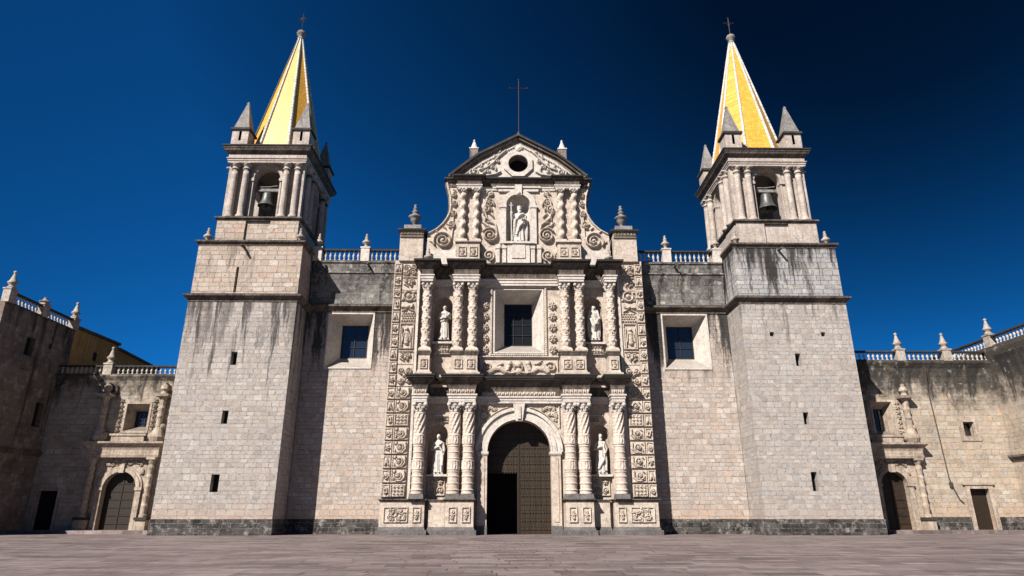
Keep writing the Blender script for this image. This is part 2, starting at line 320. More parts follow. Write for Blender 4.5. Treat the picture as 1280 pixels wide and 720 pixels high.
def fixn(me):
    import bmesh
    bm = bmesh.new(); bm.from_mesh(me); bmesh.ops.remove_doubles(bm, verts=bm.verts, dist=1e-5) if len(bm.verts) < 4000 else None; bmesh.ops.recalc_face_normals(bm, faces=bm.faces); bm.to_mesh(me); bm.free()
def mesh(name, mb, smooth=False, recalc=True):
    me = bpy.data.meshes.new(name); me.from_pydata(mb.v, [], mb.f); me.update()
    if recalc: fixn(me)
    if smooth:
        for p_ in me.polygons: p_.use_smooth = True
    return me
def link(o, parent=None, loc=None):
    COL.objects.link(o)
    if loc is not None: o.location = loc
    if parent is not None:
        o.parent = parent
        if parent.parent is None and 'origin' in parent: o.matrix_parent_inverse = Matrix.Translation(-Vector(parent['origin']))
    return o
def obj(name, mb, mat, parent=None, smooth=False, loc=None, recalc=True, mats=None):
    me = mb if isinstance(mb, bpy.types.Mesh) else mesh(name, mb, smooth, recalc)
    if mat is not None and not me.materials: me.materials.append(M[mat] if isinstance(mat, str) else mat)
    return link(bpy.data.objects.new(name, me), parent, loc)
def mirror(o, parent=None):                                    # the same part on the other side of x = 0
    c = o.copy(); COL.objects.link(c); c.scale.x = -o.scale.x; c.location.x = -o.location.x
    if parent is not None: c.parent = parent
    return c
def mirror_tree(o):
    c = mirror(o)
    for ch in [k for k in bpy.data.objects if k.parent == o]:
        d = ch.copy(); COL.objects.link(d); d.parent = c
    return c
def pair(name, mb, mat, parent, **k):
    o = obj(name, mb, mat, parent, **k); return o, mirror(o)
def tag(o, label, cat, group=None):
    o['label'] = label; o['category'] = cat
    if group: o['group'] = group
    return o
def thing(name, loc, label, cat, group=None):
    o = bpy.data.objects.new(name, None); COL.objects.link(o); o.location = loc; o['origin'] = loc
    return tag(o, label, cat, group)
def struct(name, mb, mat):
    o = obj(name, mb, mat); o['kind'] = 'structure'; return o
def rect(x0, x1, z0, z1): return [(x0, z0), (x1, z0), (x1, z1), (x0, z1)]
def arch(cx, r, z0, zs, n=20, rz=None):
    rz = rz or r
    return [(cx-r, z0), (cx+r, z0)] + [(cx+r*math.cos(PI*i/n), zs+rz*math.sin(PI*i/n)) for i in range(n+1)]
def ring_arch(mb, cx, r0, r1, zs, y0, y1, n=24, a0=0, a1=PI):
    v = []; 
    for i in range(n+1):
        a = a0+(a1-a0)*i/n; c, s_ = math.cos(a), math.sin(a)
        for r, y in ((r0, y1), (r0, y0), (r1, y0), (r1, y1)): v.append((cx+r*c, y, zs+r*s_))
    f = [(4*i+k, 4*i+(k+1) % 4, 4*i+4+(k+1) % 4, 4*i+4+k) for i in range(n) for k in range(4)] + [(0, 1, 2, 3), (4*n+3, 4*n+2, 4*n+1, 4*n)]
    return mb.add(v, f)

# ------------------------------------------------------------ relief carving (height fields turned into real surface)
class Rel:
    def __init__(s, w, h, res=.03, base=0.0):
        s.w, s.h = w, h; s.nx = max(3, int(round(w/res))+1); s.nz = max(3, int(round(h/res))+1)
        s.dx = w/(s.nx-1); s.dz = h/(s.nz-1)
        s.X, s.Z = np.meshgrid(np.linspace(0, w, s.nx), np.linspace(0, h, s.nz)); s.H = np.full(s.X.shape, base); s.base = base
        s.wrap = False
    def dot(s, x, z, r, h, p=.5, rz=None):
        rz = rz or r
        if s.wrap: x = x % s.w
        for xx in ((x, x-s.w, x+s.w) if s.wrap else (x,)):
            i0 = max(0, int((xx-r)/s.dx)); i1 = min(s.nx, int((xx+r)/s.dx)+2); j0 = max(0, int((z-rz)/s.dz)); j1 = min(s.nz, int((z+rz)/s.dz)+2)
            if i1 <= i0 or j1 <= j0: continue
            d = ((s.X[j0:j1, i0:i1]-xx)/r)**2+((s.Z[j0:j1, i0:i1]-z)/rz)**2
            k = s.base+h*np.maximum(0, 1-d)**p; s.H[j0:j1, i0:i1] = np.where(d < 1, np.maximum(s.H[j0:j1, i0:i1], k), s.H[j0:j1, i0:i1])
        return s
    def line(s, pts, w, h, taper=False):
        P = np.array(pts, float); L = 0
        for a, b in zip(P[:-1], P[1:]):
            n = max(1, int(np.hypot(*(b-a))/(w*.45)))
            for i in range(n):
                t = i/n; q = a+(b-a)*t; L += 1
                s.dot(q[0], q[1], w, h)
        s.dot(P[-1][0], P[-1][1], w, h); return s
    def spiral(s, cx, cz, r, turns, w, h, ph=0, d=1, r0=.12):
        n = int(26*turns); s.line([(cx+(r0*r+(r-r0*r)*(i/n))*math.cos(ph+d*2*PI*turns*i/n), cz+(r0*r+(r-r0*r)*(i/n))*math.sin(ph+d*2*PI*turns*i/n)) for i in range(n+1)], w, h)
        return s.dot(cx, cz, max(w*1.7, r*.24), h*1.25)
    def ringo(s, cx, cz, r, w, h, rz=None):
        rz = rz or r; return s.line([(cx+r*math.cos(a), cz+rz*math.sin(a)) for a in np.linspace(0, 2*PI, 25)], w, h)
    def rosette(s, cx, cz, r, h, k=7, ph=0):
        for i in range(k):
            a = ph+2*PI*i/k; s.line([(cx+r*.35*math.cos(a), cz+r*.35*math.sin(a)), (cx+r*.78*math.cos(a), cz+r*.78*math.sin(a))], r*.26, h)
        return s.dot(cx, cz, r*.28, h*1.3)
    def leaf(s, x, z, a, L, w, h, k=5):
        for i in range(k):
            t = i/(k-1); s.dot(x+L*t*math.cos(a+.5*t), z+L*t*math.sin(a+.5*t), w*(1.05-abs(t-.45)*1.1), h)
        return s
    def frame(s, m, w, h): return s.line([(m, m), (s.w-m, m), (s.w-m, s.h-m), (m, s.h-m), (m, m)], w, h)
    def rectr(s, x0, x1, z0, z1, h):
        k = (s.X >= x0) & (s.X <= x1) & (s.Z >= z0) & (s.Z <= z1); s.H[k] = np.maximum(s.H[k], s.base+h); return s
    def rough(s, a, seed=1):
        r = np.random.RandomState(seed); s.H += (r.rand(*s.H.shape)-.5)*a*(s.H > s.base+.01); return s
    def mb(s, x0, y, z0, back=.03):                            # panel facing -y, lower-left corner at (x0, z0)
        H = s.H*1.45; m = MB(); vs = np.stack([x0+s.X, y-H, z0+s.Z], -1).reshape(-1, 3)
        nx, nz = s.nx, s.nz; idx = np.arange(nx*nz).reshape(nz, nx)
        q = np.stack([idx[:-1, :-1], idx[:-1, 1:], idx[1:, 1:], idx[1:, :-1]], -1).reshape(-1, 4)
        m.v = [tuple(a) for a in vs.tolist()]; m.f = [tuple(a) for a in q.tolist()]
        b = list(idx[0, :])+list(idx[1:, -1])+list(idx[-1, -2::-1])+list(idx[-2:0:-1, 0]); b = [int(a) for a in b]; N = len(m.v)
        m.v += [(m.v[i][0], y+back, m.v[i][2]) for i in b]; k = len(b)
        m.f += [(b[(i+1) % k], b[i], N+i, N+(i+1) % k) for i in range(k)]
        return m
    def cyl(s, rfun, z0=0):                                    # wrapped round the z axis
        m = MB(); nx, nz = s.nx-1, s.nz
        for j in range(nz):
            z = j*s.dz
            for i in range(nx):
                a = -PI/2+2*PI*i/nx; r = rfun(z, a)+s.H[j, i]; m.v.append((r*math.cos(a), r*math.sin(a), z0+z))
        for j in range(nz-1):
            for i in range(nx): m.f.append((j*nx+i, j*nx+(i+1) % nx, (j+1)*nx+(i+1) % nx, (j+1)*nx+i))
        return m

# ------------------------------------------------------------ common pieces
BAL = mesh('baluster', MB().lathe(0, 0, [(.11, 0), (.11, .07), (.055, .11), (.05, .2), (.10, .36), (.11, .45), (.05, .6), (.045, .7), (.085, .78), (.085, .86)], 10), True); BAL.materials.append(M['baluster'])
def finial_mesh(h, name='finial', slim=False):
    pr = [(.24, 0), (.26, .04), (.12, .1), (.1, .2), (.24, .3), (.29, .36), (.27, .43), (.15, .5), (.17, .54), (.10, .6), (.11, .68), (.13, .73), (.06, .8), (.08, .88), (.09, .92), (.015, 1.0)]
    if slim: pr = [(.22, 0), (.22, .08), (.15, .12), (.15, .2), (.24, .28), (.26, .34), (.18, .42), (.12, .6), (.07, .78), (.05, .84), (.09, .88), (.09, .94), (.015, 1.0)]
    me = mesh(name, MB().lathe(0, 0, [(r*h*.95, z*h) for r, z in pr], 16), True); me.materials.append(M['pot']); return me
FIN = finial_mesh(1.35); FIN_S = finial_mesh(1.5, slim=True); 
FIN_L = mesh('urn', MB().lathe(0, 0, [(.26, 0), (.28, .06), (.16, .14), (.13, .34), (.15, .42), (.3, .56), (.38, .78), (.42, .95), (.54, 1.02), (.56, 1.1), (.5, 1.16), (.28, 1.3), (.18, 1.42), (.2, 1.46), (.27, 1.54), (.24, 1.64), (.13, 1.72), (.12, 1.78), (.2, 1.86), (.19, 1.94), (.09, 2.02), (.08, 2.06), (.13, 2.14), (.11, 2.24), (.02, 2.3)], 18), True); FIN_L.materials.append(M['pinn'])
for k_ in range(10): pass
def balustrade(root, p0, p1, z, h, peds, fin=FIN, finh=True, slabmat='soot', pmat='white'):
    """along p0 -> p1; peds = distances of pedestals from p0; returns the balustrade part"""
    a, b = Vector((*p0, 0)), Vector((*p1, 0)); d = (b-a); L = d.length; d.normalize(); ang = math.atan2(d.y, d.x); n = Vector((d.y, -d.x, 0))
    def bar(w, z0, z1, ext=0):
        m = MB().box(-ext, L+ext, -w, w, z0, z1); R = Matrix.Translation(a) @ Matrix.Rotation(ang, 4, 'Z')
        m.v = [tuple(R @ Vector(q)) for q in m.v]; return m
    m = bar(.2, z+h-.14, z+h); bl = obj('balustrade', m, slabmat, root)
    obj('base_rail', bar(.2, z, z+.10), 'cornice', bl)
    s = .25
    first = None
    while s < L-.1:
        if all(abs(s-q) > .55 for q in peds):
            q = a+d*s
            o = bpy.data.objects.new('baluster', BAL); link(o, bl, (q.x, q.y, z+.1)); o.scale = (1, 1, (h-.24)/.86)
        s += .4
    for q_ in peds:
        q = a+d*q_; w = .37
        mm = MB().box(-w, w, -w*.8, w*.8, 0, h+.06); mm.box(-w-.05, w+.05, -w*.8-.05, w*.8+.05, h+.06, h+.18)
        R = Matrix.Translation((q.x, q.y, z)) @ Matrix.Rotation(ang, 4, 'Z'); mm.v = [tuple(R @ Vector(t)) for t in mm.v]
        pd = obj('pedestal', mm, pmat, bl)
        if finh: link(bpy.data.objects.new('finial', fin), bl, (q.x, q.y, z+h+.18))
    return bl
def window_unit(root, xo0, xo1, zo0, zo1, xi0, xi1, zi0, zi1, y, d, mat='white', lip=.14, rows=3, cols=2, frmat='frame', name='window', litm='glass'):
    m = MB()
    yo = y-.07
    m.frustum([(xi0, y+d, zi0), (xi1, y+d, zi0), (xi1, y+d, zi1), (xi0, y+d, zi1)], [(xo0, y, zo0), (xo1, y, zo0), (xo1, y, zo1), (xo0, y, zo1)])
    m.plate(rect(xo0-lip, xo1+lip, zo0-lip, zo1+lip), [rect(xo0, xo1, zo0, zo1)], yo, y+.02)
    w = obj(name, m, mat, root, recalc=False); fixn(w.data)
    f = MB(); t = .06; f.plate(rect(xi0, xi1, zi0, zi1), [rect(xi0+t, xi1-t, zi0+t, zi1-t)], y+d-.06, y+d+.04)
    for i in range(1, cols): xx = xi0+(xi1-xi0)*i/cols; f.box(xx-.018, xx+.018, y+d-.04, y+d+.03, zi0+t, zi1-t)
    for i in range(1, rows): zz = zi0+(zi1-zi0)*i/rows; f.box(xi0+t, xi1-t, y+d-.03, y+d+.02, zz-.015, zz+.015)
    obj('window_frame', f, frmat, w)
    obj('pane', MB().box(xi0+.01, xi1-.01, y+d+.045, y+d+.09, zi0+.01, zi1-.01), litm, w)
    return w

# ------------------------------------------------------------ ground
struct('plaza_ground', MB().add([(-400, -200, 0), (400, -200, 0), (400, 500, 0), (-400, 500, 0)], [(0, 1, 2, 3)]), 'paving')
struct('left_pavement', MB().box(-60, -26.46, 54.2, 70, -.05, .25), 'paving')
struct('right_pavement', MB().box(26.46, 70, 54.2, 70, -.05, .25), 'paving')

# ------------------------------------------------------------ bell towers
def colmesh(r, h, mat, n=18, ent=.04):
    pr = [(r*1.45, 0), (r*1.45, .16), (r*1.25, .2), (r*1.32, .27), (r*1.05, .36)]
    for i in range(9):
        t = i/8; pr.append((r*(1+ent*math.sin(PI*t)-.08*t), .4+(h-1.0)*t))
    pr += [(r*.92, h-.62), (r*1.16, h-.6), (r*1.16, h-.52), (r*.92, h-.5), (r*.92, h-.34), (r*1.1, h-.3), (r*1.42, h-.17), (r*1.45, h-.12)]
    me = mesh('column', MB().lathe(0, 0, pr, n).box(-r*1.45, r*1.45, -r*1.45, r*1.45, h-.12, h), True)
    me.materials.append(M[mat])
    for p_ in me.polygons:
        if len(p_.vertices) == 4 and p_.index >= len(me.polygons)-6: p_.use_smooth = False
    return me
BCOL = colmesh(.28, 5.3, 'belfry')

def tower(sgn, slits, label, sm, um):
    cx, cy = 22.12*sgn, 55.0
    r = thing('bell_tower', (cx, cy, 0), label, 'bell tower', 'twin bell towers')
    X = lambda v: cx+v
    hw = 4.33
    # hollow-faced shaft: front plate with slit holes over a box core
    holes = [rect(X(a)-w/2, X(a)+w/2, z0, z1) for a, z0, z1, w in slits if z0 < 17]
    m = MB().plate(rect(X(-hw), X(hw), 1.1, 17.56), holes, 50.0, 50.7, back=False)
    m.box(X(-hw), X(hw), 50.75, 60, 1.1, 17.56)
    m.add([(X(s_*hw), 50.7, 1.1) for s_ in (-1, 1)]+[(X(s_*hw), 50.75, 17.56) for s_ in (1, -1)], [(0, 1, 2, 3)])
    m.box(X(-hw)+.001, X(-hw)+.3, 50.69, 50.78, 1.1, 17.56); m.box(X(hw)-.3, X(hw)-.001, 50.69, 50.78, 1.1, 17.56)
    obj('shaft', m, sm, r)
    for a, z0, z1, w in slits:
        obj('slit_window', MB().box(X(a)-w/2+.004, X(a)+w/2-.004, 50.5+(.08 if z0 > 17 else 0), 50.68+(.08 if z0 > 17 else 0), z0+.004, z1-.004), 'void', r)
    obj('plinth', MB().box(X(-hw-.07), X(hw+.07), 49.93, 60.05, -.1, 1.1), 'plinth', r)
    R = [(X(-hw), 60), (X(-hw), 50), (X(hw), 50), (X(hw), 60)]
    obj('string_course', MB().sweep(R, [(-.1, 17.5), (.04, 17.5), (.06, 17.68), (.22, 17.8), (.36, 17.92), (.38, 18.04), (.05, 18.2), (-.1, 18.2)]), 'cornice', r)
    up = [rect(X(a)-w/2, X(a)+w/2, z0, z1) for a, z0, z1, w in slits if z0 > 17]
    m = MB().plate(rect(X(-hw+.06), X(hw-.06), 18.15, 22.5), up, 50.06, 50.8, back=False); m.box(X(-hw+.06), X(hw-.06), 50.8, 59.9, 18.15, 22.5)
    obj('upper_shaft', m, um, r)
    R2 = [(X(-hw+.06), 59.9), (X(-hw+.06), 50.06), (X(hw-.06), 50.06), (X(hw-.06), 59.9)]
    obj('upper_cornice', MB().sweep(R2, [(-.1, 22.42), (.05, 22.42), (.08, 22.55), (.24, 22.66), (.26, 22.8), (-.3, 22.86)]).box(X(-hw+.1), X(hw-.1), 50.1, 59.85, 22.5, 22.84), 'cornice', r)
    # belfry pedestal with the front projecting under the column pairs
    m = MB().box(X(-3.3), X(3.3), 51.1, 58.9, 22.84, 25.0)
    for a in (-2.25, 2.25): m.box(X(a-1.2), X(a+1.2), 50.82, 59.15, 22.84, 25.02)
    for b in (52.2, 57.8): m.box(X(-3.5), X(3.5), b-1.2, b+1.2, 22.84, 25.01)
    obj('belfry_pedestal', m, um if sgn < 0 else 'belfry', r)
    P = [(-3.45, -4.18), (-1.05, -4.18), (-1.05, -3.9), (1.05, -3.9), (1.05, -4.18), (3.45, -4.18), (3.45, -4.02), (3.5, -4.02), (3.5, -1.6), (3.3, -1.6), (3.3, 1.6), (3.5, 1.6), (3.5, 4.15), (-3.5, 4.15), (-3.5, 1.6), (-3.3, 1.6), (-3.3, -1.6), (-3.5, -1.6), (-3.5, -4.02), (-3.45, -4.02)]
    P = [(X(a), cy+b) for a, b in P]
    obj('belfry_ledge', MB().sweep([(X(-3.5), cy-4.18), (X(3.5), cy-4.18), (X(3.5), cy+4.18), (X(-3.5), cy+4.18)], [(-.4, 25.0), (.02, 25.0), (.06, 25.12), (.18, 25.2), (.18, 25.33), (-.4, 25.38)], True).box(X(-3.3), X(3.3), cy-3.9, cy+3.9, 25.05, 25.35), 'cornice', r)
    # belfry walls with an arch on every side
    yw, xw = cy-3.5, 3.1; ar, zs, zt = 1.15, 29.36, 31.3
    m = MB()
    m.plate(rect(X(-xw), X(xw), 25.35, zt), [arch(X(0), ar, 25.352, zs)], yw, yw+.85)
    m.plate(rect(X(-xw), X(xw), 25.35, zt), [arch(X(0), ar, 25.352, zs)], cy+2.65, cy+3.5)
    for s_ in (-1, 1):
        a0, a1 = sorted((X(s_*(xw-.003)), X(s_*(xw-.8))))
        m.plate(rect(yw+.86, cy+2.64, 25.35, zt), [arch(cy, ar, 25.352, zs)], a0, a1, axis='x')
    obj('belfry_wall', m, 'belfry', r)
    m = MB()
    for yy, s_ in ((yw, -1), ):
        ring_arch(m, X(0), ar, ar+.28, zs, yw-.09, yw+.01)
        for k in (-1, 1): m.box(X(k*1.28)-.36, X(k*1.28)+.36, yw-.16, yw+.9, 29.1, 29.4) if False else m.box(*(sorted((X(k*(ar-.06)), X(k*1.62)))), yw-.16, yw+.3, 29.12, 29.38)
        for k in (-1, 1): m.box(*(sorted((X(k*(ar+.003)), X(k*1.3)))), yw-.07, yw+.01, 25.38, 29.12)
    o = obj('arch_moulding', m, 'belfry', r)
    for k in (-1, 1):
        m = MB(); xx = X(k*xw); V0 = len(m.v); ring_arch(m, 0, ar, ar+.28, zs, -.09, .01)
        for q in (-1, 1): m.box(*(sorted((q*(ar-.06), q*1.62))), -.16, .3, 29.12, 29.38)
        for q in (-1, 1): m.box(*(sorted((q*(ar+.003), q*1.3))), -.07, .01, 25.38, 29.12)
        m.v = [(xx-k*v[1], cy+v[0], v[2]) for v in m.v]
        obj('arch_moulding', m, 'belfry', r)
    for k in (-1, 1):
        for s_ in (-1, 1):
            obj('corner_pier', MB().box(*(sorted((X(k*2.75), X(k*3.32)))), *(sorted((cy+s_*3.3, cy+s_*3.78))), 25.36, 30.95), 'belfry', r)
    for a in (-2.74, -1.76, 1.76, 2.74): link(bpy.data.objects.new('column', BCOL), r, (X(a), cy-3.84, 25.37))
    for k in (-1, 1):
        for b in (-2.9, -1.8, 1.8, 2.9): link(bpy.data.objects.new('column', BCOL), r, (X(k*3.42), cy+b, 25.37))
    E4 = [(X(-3.42), cy-4.1), (X(3.42), cy-4.1), (X(3.42), cy+4.1), (X(-3.42), cy+4.1)]
    obj('entablature', MB().sweep(E4, [(-.8, 30.67), (.0, 30.67), (.0, 30.85), (.05, 30.86), (.05, 31.02), (.12, 31.05), (.12, 31.12), (.0, 31.14), (.0, 31.5), (-.8, 31.5)], True).box(X(-3), X(3), cy-3.6, cy+3.6, 31.2, 31.45), 'belfry', r)
    obj('cornice', MB().sweep(E4, [(-.8, 31.5), (.02, 31.5), (.1, 31.62), (.3, 31.75), (.36, 31.9), (.42, 31.98), (.42, 32.05), (-.8, 32.1)], True).box(X(-3), X(3), cy-3.6, cy+3.6, 31.45, 32.08), 'cornice', r)
    m = MB().sweep(E4, [(-.8, 32.08), (.46, 32.08), (.5, 32.14), (.5, 32.24), (-.8, 32.3)], True).box(X(-3), X(3), cy-3.6, cy+3.6, 32.1, 32.29)
    obj('roof_slab', m, 'soot', r)
    # spire
    R0, z0, z1 = 3.45, 32.29, 47.5
    ang = [PI/8+k*PI/4 for k in range(8)]
    m = MB(); v = [(X(R0*math.cos(a)), cy+R0*math.sin(a), z0) for a in ang]+[(X(.18*math.cos(a)), cy+.18*math.sin(a), z1) for a in ang]
    m.add(v, [(i, (i+1) % 8, (i+1) % 8+8, i+8) for i in range(8)]); sp = obj('spire', m, 'tile', r)
    rnd = random.Random(3)
    for i, a in enumerate(ang):
        m = MB(); n = 40
        for j in range(n):
            t0, t1 = j/n, (j+1.1)/n; q = []
            for t in (t0, t1):
                rr = R0+(.18-R0)*t; zz = z0+(z1-z0)*t; q.append(Vector((X((rr+.02)*math.cos(a)), cy+(rr+.02)*math.sin(a), zz)))
            w = .13*(1-.55*t0)+.02
            m.tube(q, [w*1.08, w*.9], 7)
        obj('rib', m, 'darkrib' if (sgn < 0 and i in (4,)) else 'rib', sp, smooth=False)
    obj('ball', MB().lathe(X(0), cy, [(.3, 47.3), (.34, 47.45), (.22, 47.55), (.2, 47.65), (.42, 47.85), (.46, 48.05), (.38, 48.25), (.14, 48.4), (.1, 48.5)], 14), 'pinn', sp, smooth=True)
    m = MB().tube([(X(0), cy, 48.3), (X(0), cy, 50.6)], .04, 6).tube([(X(-.45), cy, 49.9), (X(.45), cy, 49.9)], .035, 6)
    for a, b in ((-.45, 49.9), (.45, 49.9), (0, 50.6)): m.sphere((X(a), cy, b), .07, 8, 6)
    for k in range(8):
        a = k*PI/4+PI/8; m.tube([(X(.1*math.cos(a)), cy, 49.9+.1*math.sin(a)), (X(.3*math.cos(a)), cy, 49.9+.3*math.sin(a))], .025, 5)
    obj('iron_cross', m, 'iron', r)
    for a in (-2.72, 2.72):
        for b in (-3.35, 3.35):
            h = .73; x, y = X(a), cy+b
            m = MB().box(x-h, x+h, y-h, y+h, 32.3, 34.0)
            pn = obj('pinnacle', m, 'belfry', r)
            m = MB()
            for q in (-1, 1): m.box(x+q*.0-.11, x+q*.0+.11, y+q*(h-.02)-.02, y+q*(h-.02)+.02, 32.9, 33.85)
            obj('slot', m, 'void', pn)
            m = MB().box(x-h-.14, x+h+.14, y-h-.14, y+h+.14, 33.98, 34.18); obj('cap', m, 'soot', pn)
            n = 4; pr = [(1.0, 34.18), (.72, 35.1), (.43, 36.1), (.17, 37.0), (.13, 37.1), (.18, 37.22), (.02, 37.4)]
            obj('pyramid', MB().lathe(x, y, pr, 4, a0=PI/4), 'pinn', pn)
    for a in (-3.85, 3.85):
        for b in (-4.5, 4.5):
            link(bpy.data.objects.new('finial', FIN), r, (X(a), cy+b, 22.84))
    obj('waterspout', MB().tube([(X(-.5), 50.3, 22.25), (X(-.5), 49.25, 22.12)], [.12, .1], 8), 'cornice', r)
    # bell: hangs in the arch, a thing of its own
    by = cy-2.95
    b = thing('bell', (X(-.0), by, 26.7), 'green-grey bronze bell hanging in the front arch of the %s bell tower' % ('left' if sgn < 0 else 'right'), 'bell', 'tower bells')
    sc = .9 if sgn < 0 else 1.05
    pr = [(.80, 0), (.78, .06), (.66, .22), (.52, .55), (.46, .95), (.44, 1.25), (.36, 1.42), (.12, 1.5)]
    zb = 26.95 if sgn < 0 else 26.95
    obj('bell_body', MB().lathe(X(0), by, [(q*sc, zb+z_*sc) for q, z_ in pr], 24, cap=False), 'bell', b, smooth=True)
    obj('clapper', MB().tube([(X(0), by, zb+1.2), (X(0), by, zb+.1)], .05).sphere((X(0), by, zb+.02), .13), 'iron', b)
    t = zb+1.5*sc
    m = MB().box(X(-1.0), X(1.0), by-.12, by+.12, t+.08, t+.34)
    for q in (-.2, .2): m.tube([(X(q), by, t-.05), (X(q*1.3), by, t+.25), (X(q*.4), by, t+.55)], .06)
    obj('headstock', m, 'pinn', b)
    m = MB().tube([(X(-.75), by-.1, t+.5), (X(.1), by-.14, t+.5), (X(.85), by-.1, t+.62)], .05)
    obj('strap', m, 'pinn', b)
    return r

tower(-1, [(-.05, 12.35, 13.4, .46), (-.1, 7.85, 8.85, .46), (-.15, 2.95, 4.2, .6), (-.8, 18.3, 20.5, .22)],
      'left bell tower with yellow tiled spire, dark water stains below its string course', 'tower_l', 'upper_l')
tower(1, [(-2.0, 14.8, 15.15, .36), (2.1, 14.8, 15.15, .36), (-.2, 12.4, 13.4, .42), (-.25, 7.9, 8.8, .42), (-.3, 3.05, 4.4, .46)],
      'right bell tower with yellow spire, pale shaft with five small openings, black-stained upper block', 'tower_r', 'upper_r')

# ------------------------------------------------------------ nave walls between towers and portal
nv = thing('church', (0, 55, 0), 'stone church body behind the carved portal, walls stained black under a balustrade', 'church')
for s_ in (-1, 1):
    mm = 'nave_l' if s_ < 0 else 'nave_r'
    x0, x1 = sorted((s_*17.75, s_*8.0)); wx = s_*14.06
    wi0, wi1 = wx-1.85, wx+1.85
    m = MB().plate(rect(x0, x1, 1.1, 17.6), [rect(wi0-.05, wi1+.05, 12.72, 17.46)], 53.0, 53.6)
    obj('wall', m, mm, nv)
    obj('wall_plinth', MB().box(x0, x1, 52.94, 53.6, -.1, 1.1), 'plinth', nv)
    ix = wx+(.05 if s_ < 0 else -.05)
    window_unit(nv, wi0, wi1, 12.85, 17.4, ix-1.12, ix+1.12, 14.0, 16.85, 53.0, 1.7, lip=.12, rows=3, cols=2)
    P = [(x0, 53.0), (x1, 53.0)]
    obj('string_course', MB().sweep(P, [(-.2, 17.56), (.08, 17.56), (.10, 17.72), (.3, 17.9), (.42, 18.0), (.42, 18.14), (.1, 18.3), (-.2, 18.3)]), 'cornice', nv)
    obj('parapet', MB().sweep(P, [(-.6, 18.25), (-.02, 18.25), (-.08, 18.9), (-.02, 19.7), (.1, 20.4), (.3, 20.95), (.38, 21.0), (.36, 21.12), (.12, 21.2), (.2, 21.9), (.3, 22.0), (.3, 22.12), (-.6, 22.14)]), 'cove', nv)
    d = abs(17.75-13.28)
    balustrade(nv, (x0, 52.95), (x1, 52.95), 22.12, 1.14, [4.47, .36] if s_ < 0 else [x1-x0-4.47-.3, x1-x0-.36], fin=FIN)
    sx = s_*12.9 if s_ < 0 else 13.6
    obj('waterspout', MB().tube([(sx, 52.8, 21.75), (sx, 52.0, 21.68)], [.1, .085], 8), 'cornice', nv)
obj('roof', MB().box(-17.7, 17.7, 54, 95, 20, 21.9), 'cornice', nv)
obj('nave_core', MB().box(-17.7, 17.7, 55.2, 95, 0, 20.0), 'void', nv)
obj('roof_upper', MB().box(-5, 5, 53.6, 58, 21.9, 28.8), 'cornice', nv)

# ------------------------------------------------------------ the carved portal
pt = thing('stone_portal', (0, 51.2, 0), 'ornate carved pale stone portal of three tiers with niches, paired columns and a gable', 'church portal')
YW = 51.5; YB = 51.8
# back wall, bored for door, window and niches
DR, DS = 2.47, 5.95
NL = [(-6.27, 4.32, 7.3, .76), (-6.2, 14.8, 17.8, .74)]
holes = [rect(-2.0, 2.0, 13.75, 19.15)]
for cx, z0, zs, r_ in NL:
    pass
for s_ in (-1, 1):
    a, b = sorted((s_*7.08, s_*5.44)); holes += [rect(a, b, 2.3, 11.2), rect(a, b, 11.9, 20.8)]
outer = [(-8.42, 0), (-DR, 0)]+[(-DR*math.cos(PI*i/28), DS+DR*math.sin(PI*i/28)) for i in range(29)]+[(DR, 0), (8.42, 0), (8.42, 21.6), (-8.42, 21.6)]
obj('wall', MB().plate(outer, holes, YW, YW+1.25), 'portal', pt)
for s_ in (-1, 1):
    a, b = sorted((s_*7.4, s_*5.1))
    obj('bay_wall', MB().plate(rect(a, b, 1.5, 21.0), [arch(-s_*cx, r_, z0, zs) for cx, z0, zs, r_ in NL], YB, YB+.5), 'portal', pt)
    a, b = sorted((s_*7.06, s_*5.46)); obj('bay_floor', MB().box(a, b, 51.2, YB+.01, 10.9, 11.88), 'portal', pt)
for s_ in (-1, 1):
    a, b = sorted((s_*8.4, s_*10.36))
    obj('side_pier', MB().box(a, b, 51.22, 53.2, 0, 21.6), 'portal', pt)
def niche(cx, z0, zs, r_, name='niche', parent=pt, yf=YB, dep=.9, mat='niche'):
    m = MB(); n = 14; k = 7; v = []
    rows = [(z0, 1.0)]+[(zs+r_*math.sin(PI/2*j/k), math.cos(PI/2*j/k)) for j in range(k+1)]
    for z, q in rows:
        for i in range(n+1):
            a = PI*i/n; v.append((cx-r_*max(q, .01)*math.cos(a), yf+.01+dep*max(q, .01)*math.sin(a), z))
    f = [(j*(n+1)+i, j*(n+1)+i+1, (j+1)*(n+1)+i+1, (j+1)*(n+1)+i) for j in range(len(rows)-1) for i in range(n)]
    m.add(v, f); m.box(cx-r_, cx+r_, yf-.0, yf+dep, z0-.1, z0+.001)
    return obj(name, m, mat, parent, smooth=False)
NSH = []
for cx, z0, zs, r_ in NL:
    for s_ in (-1, 1): niche(s_*cx, z0, zs, r_)

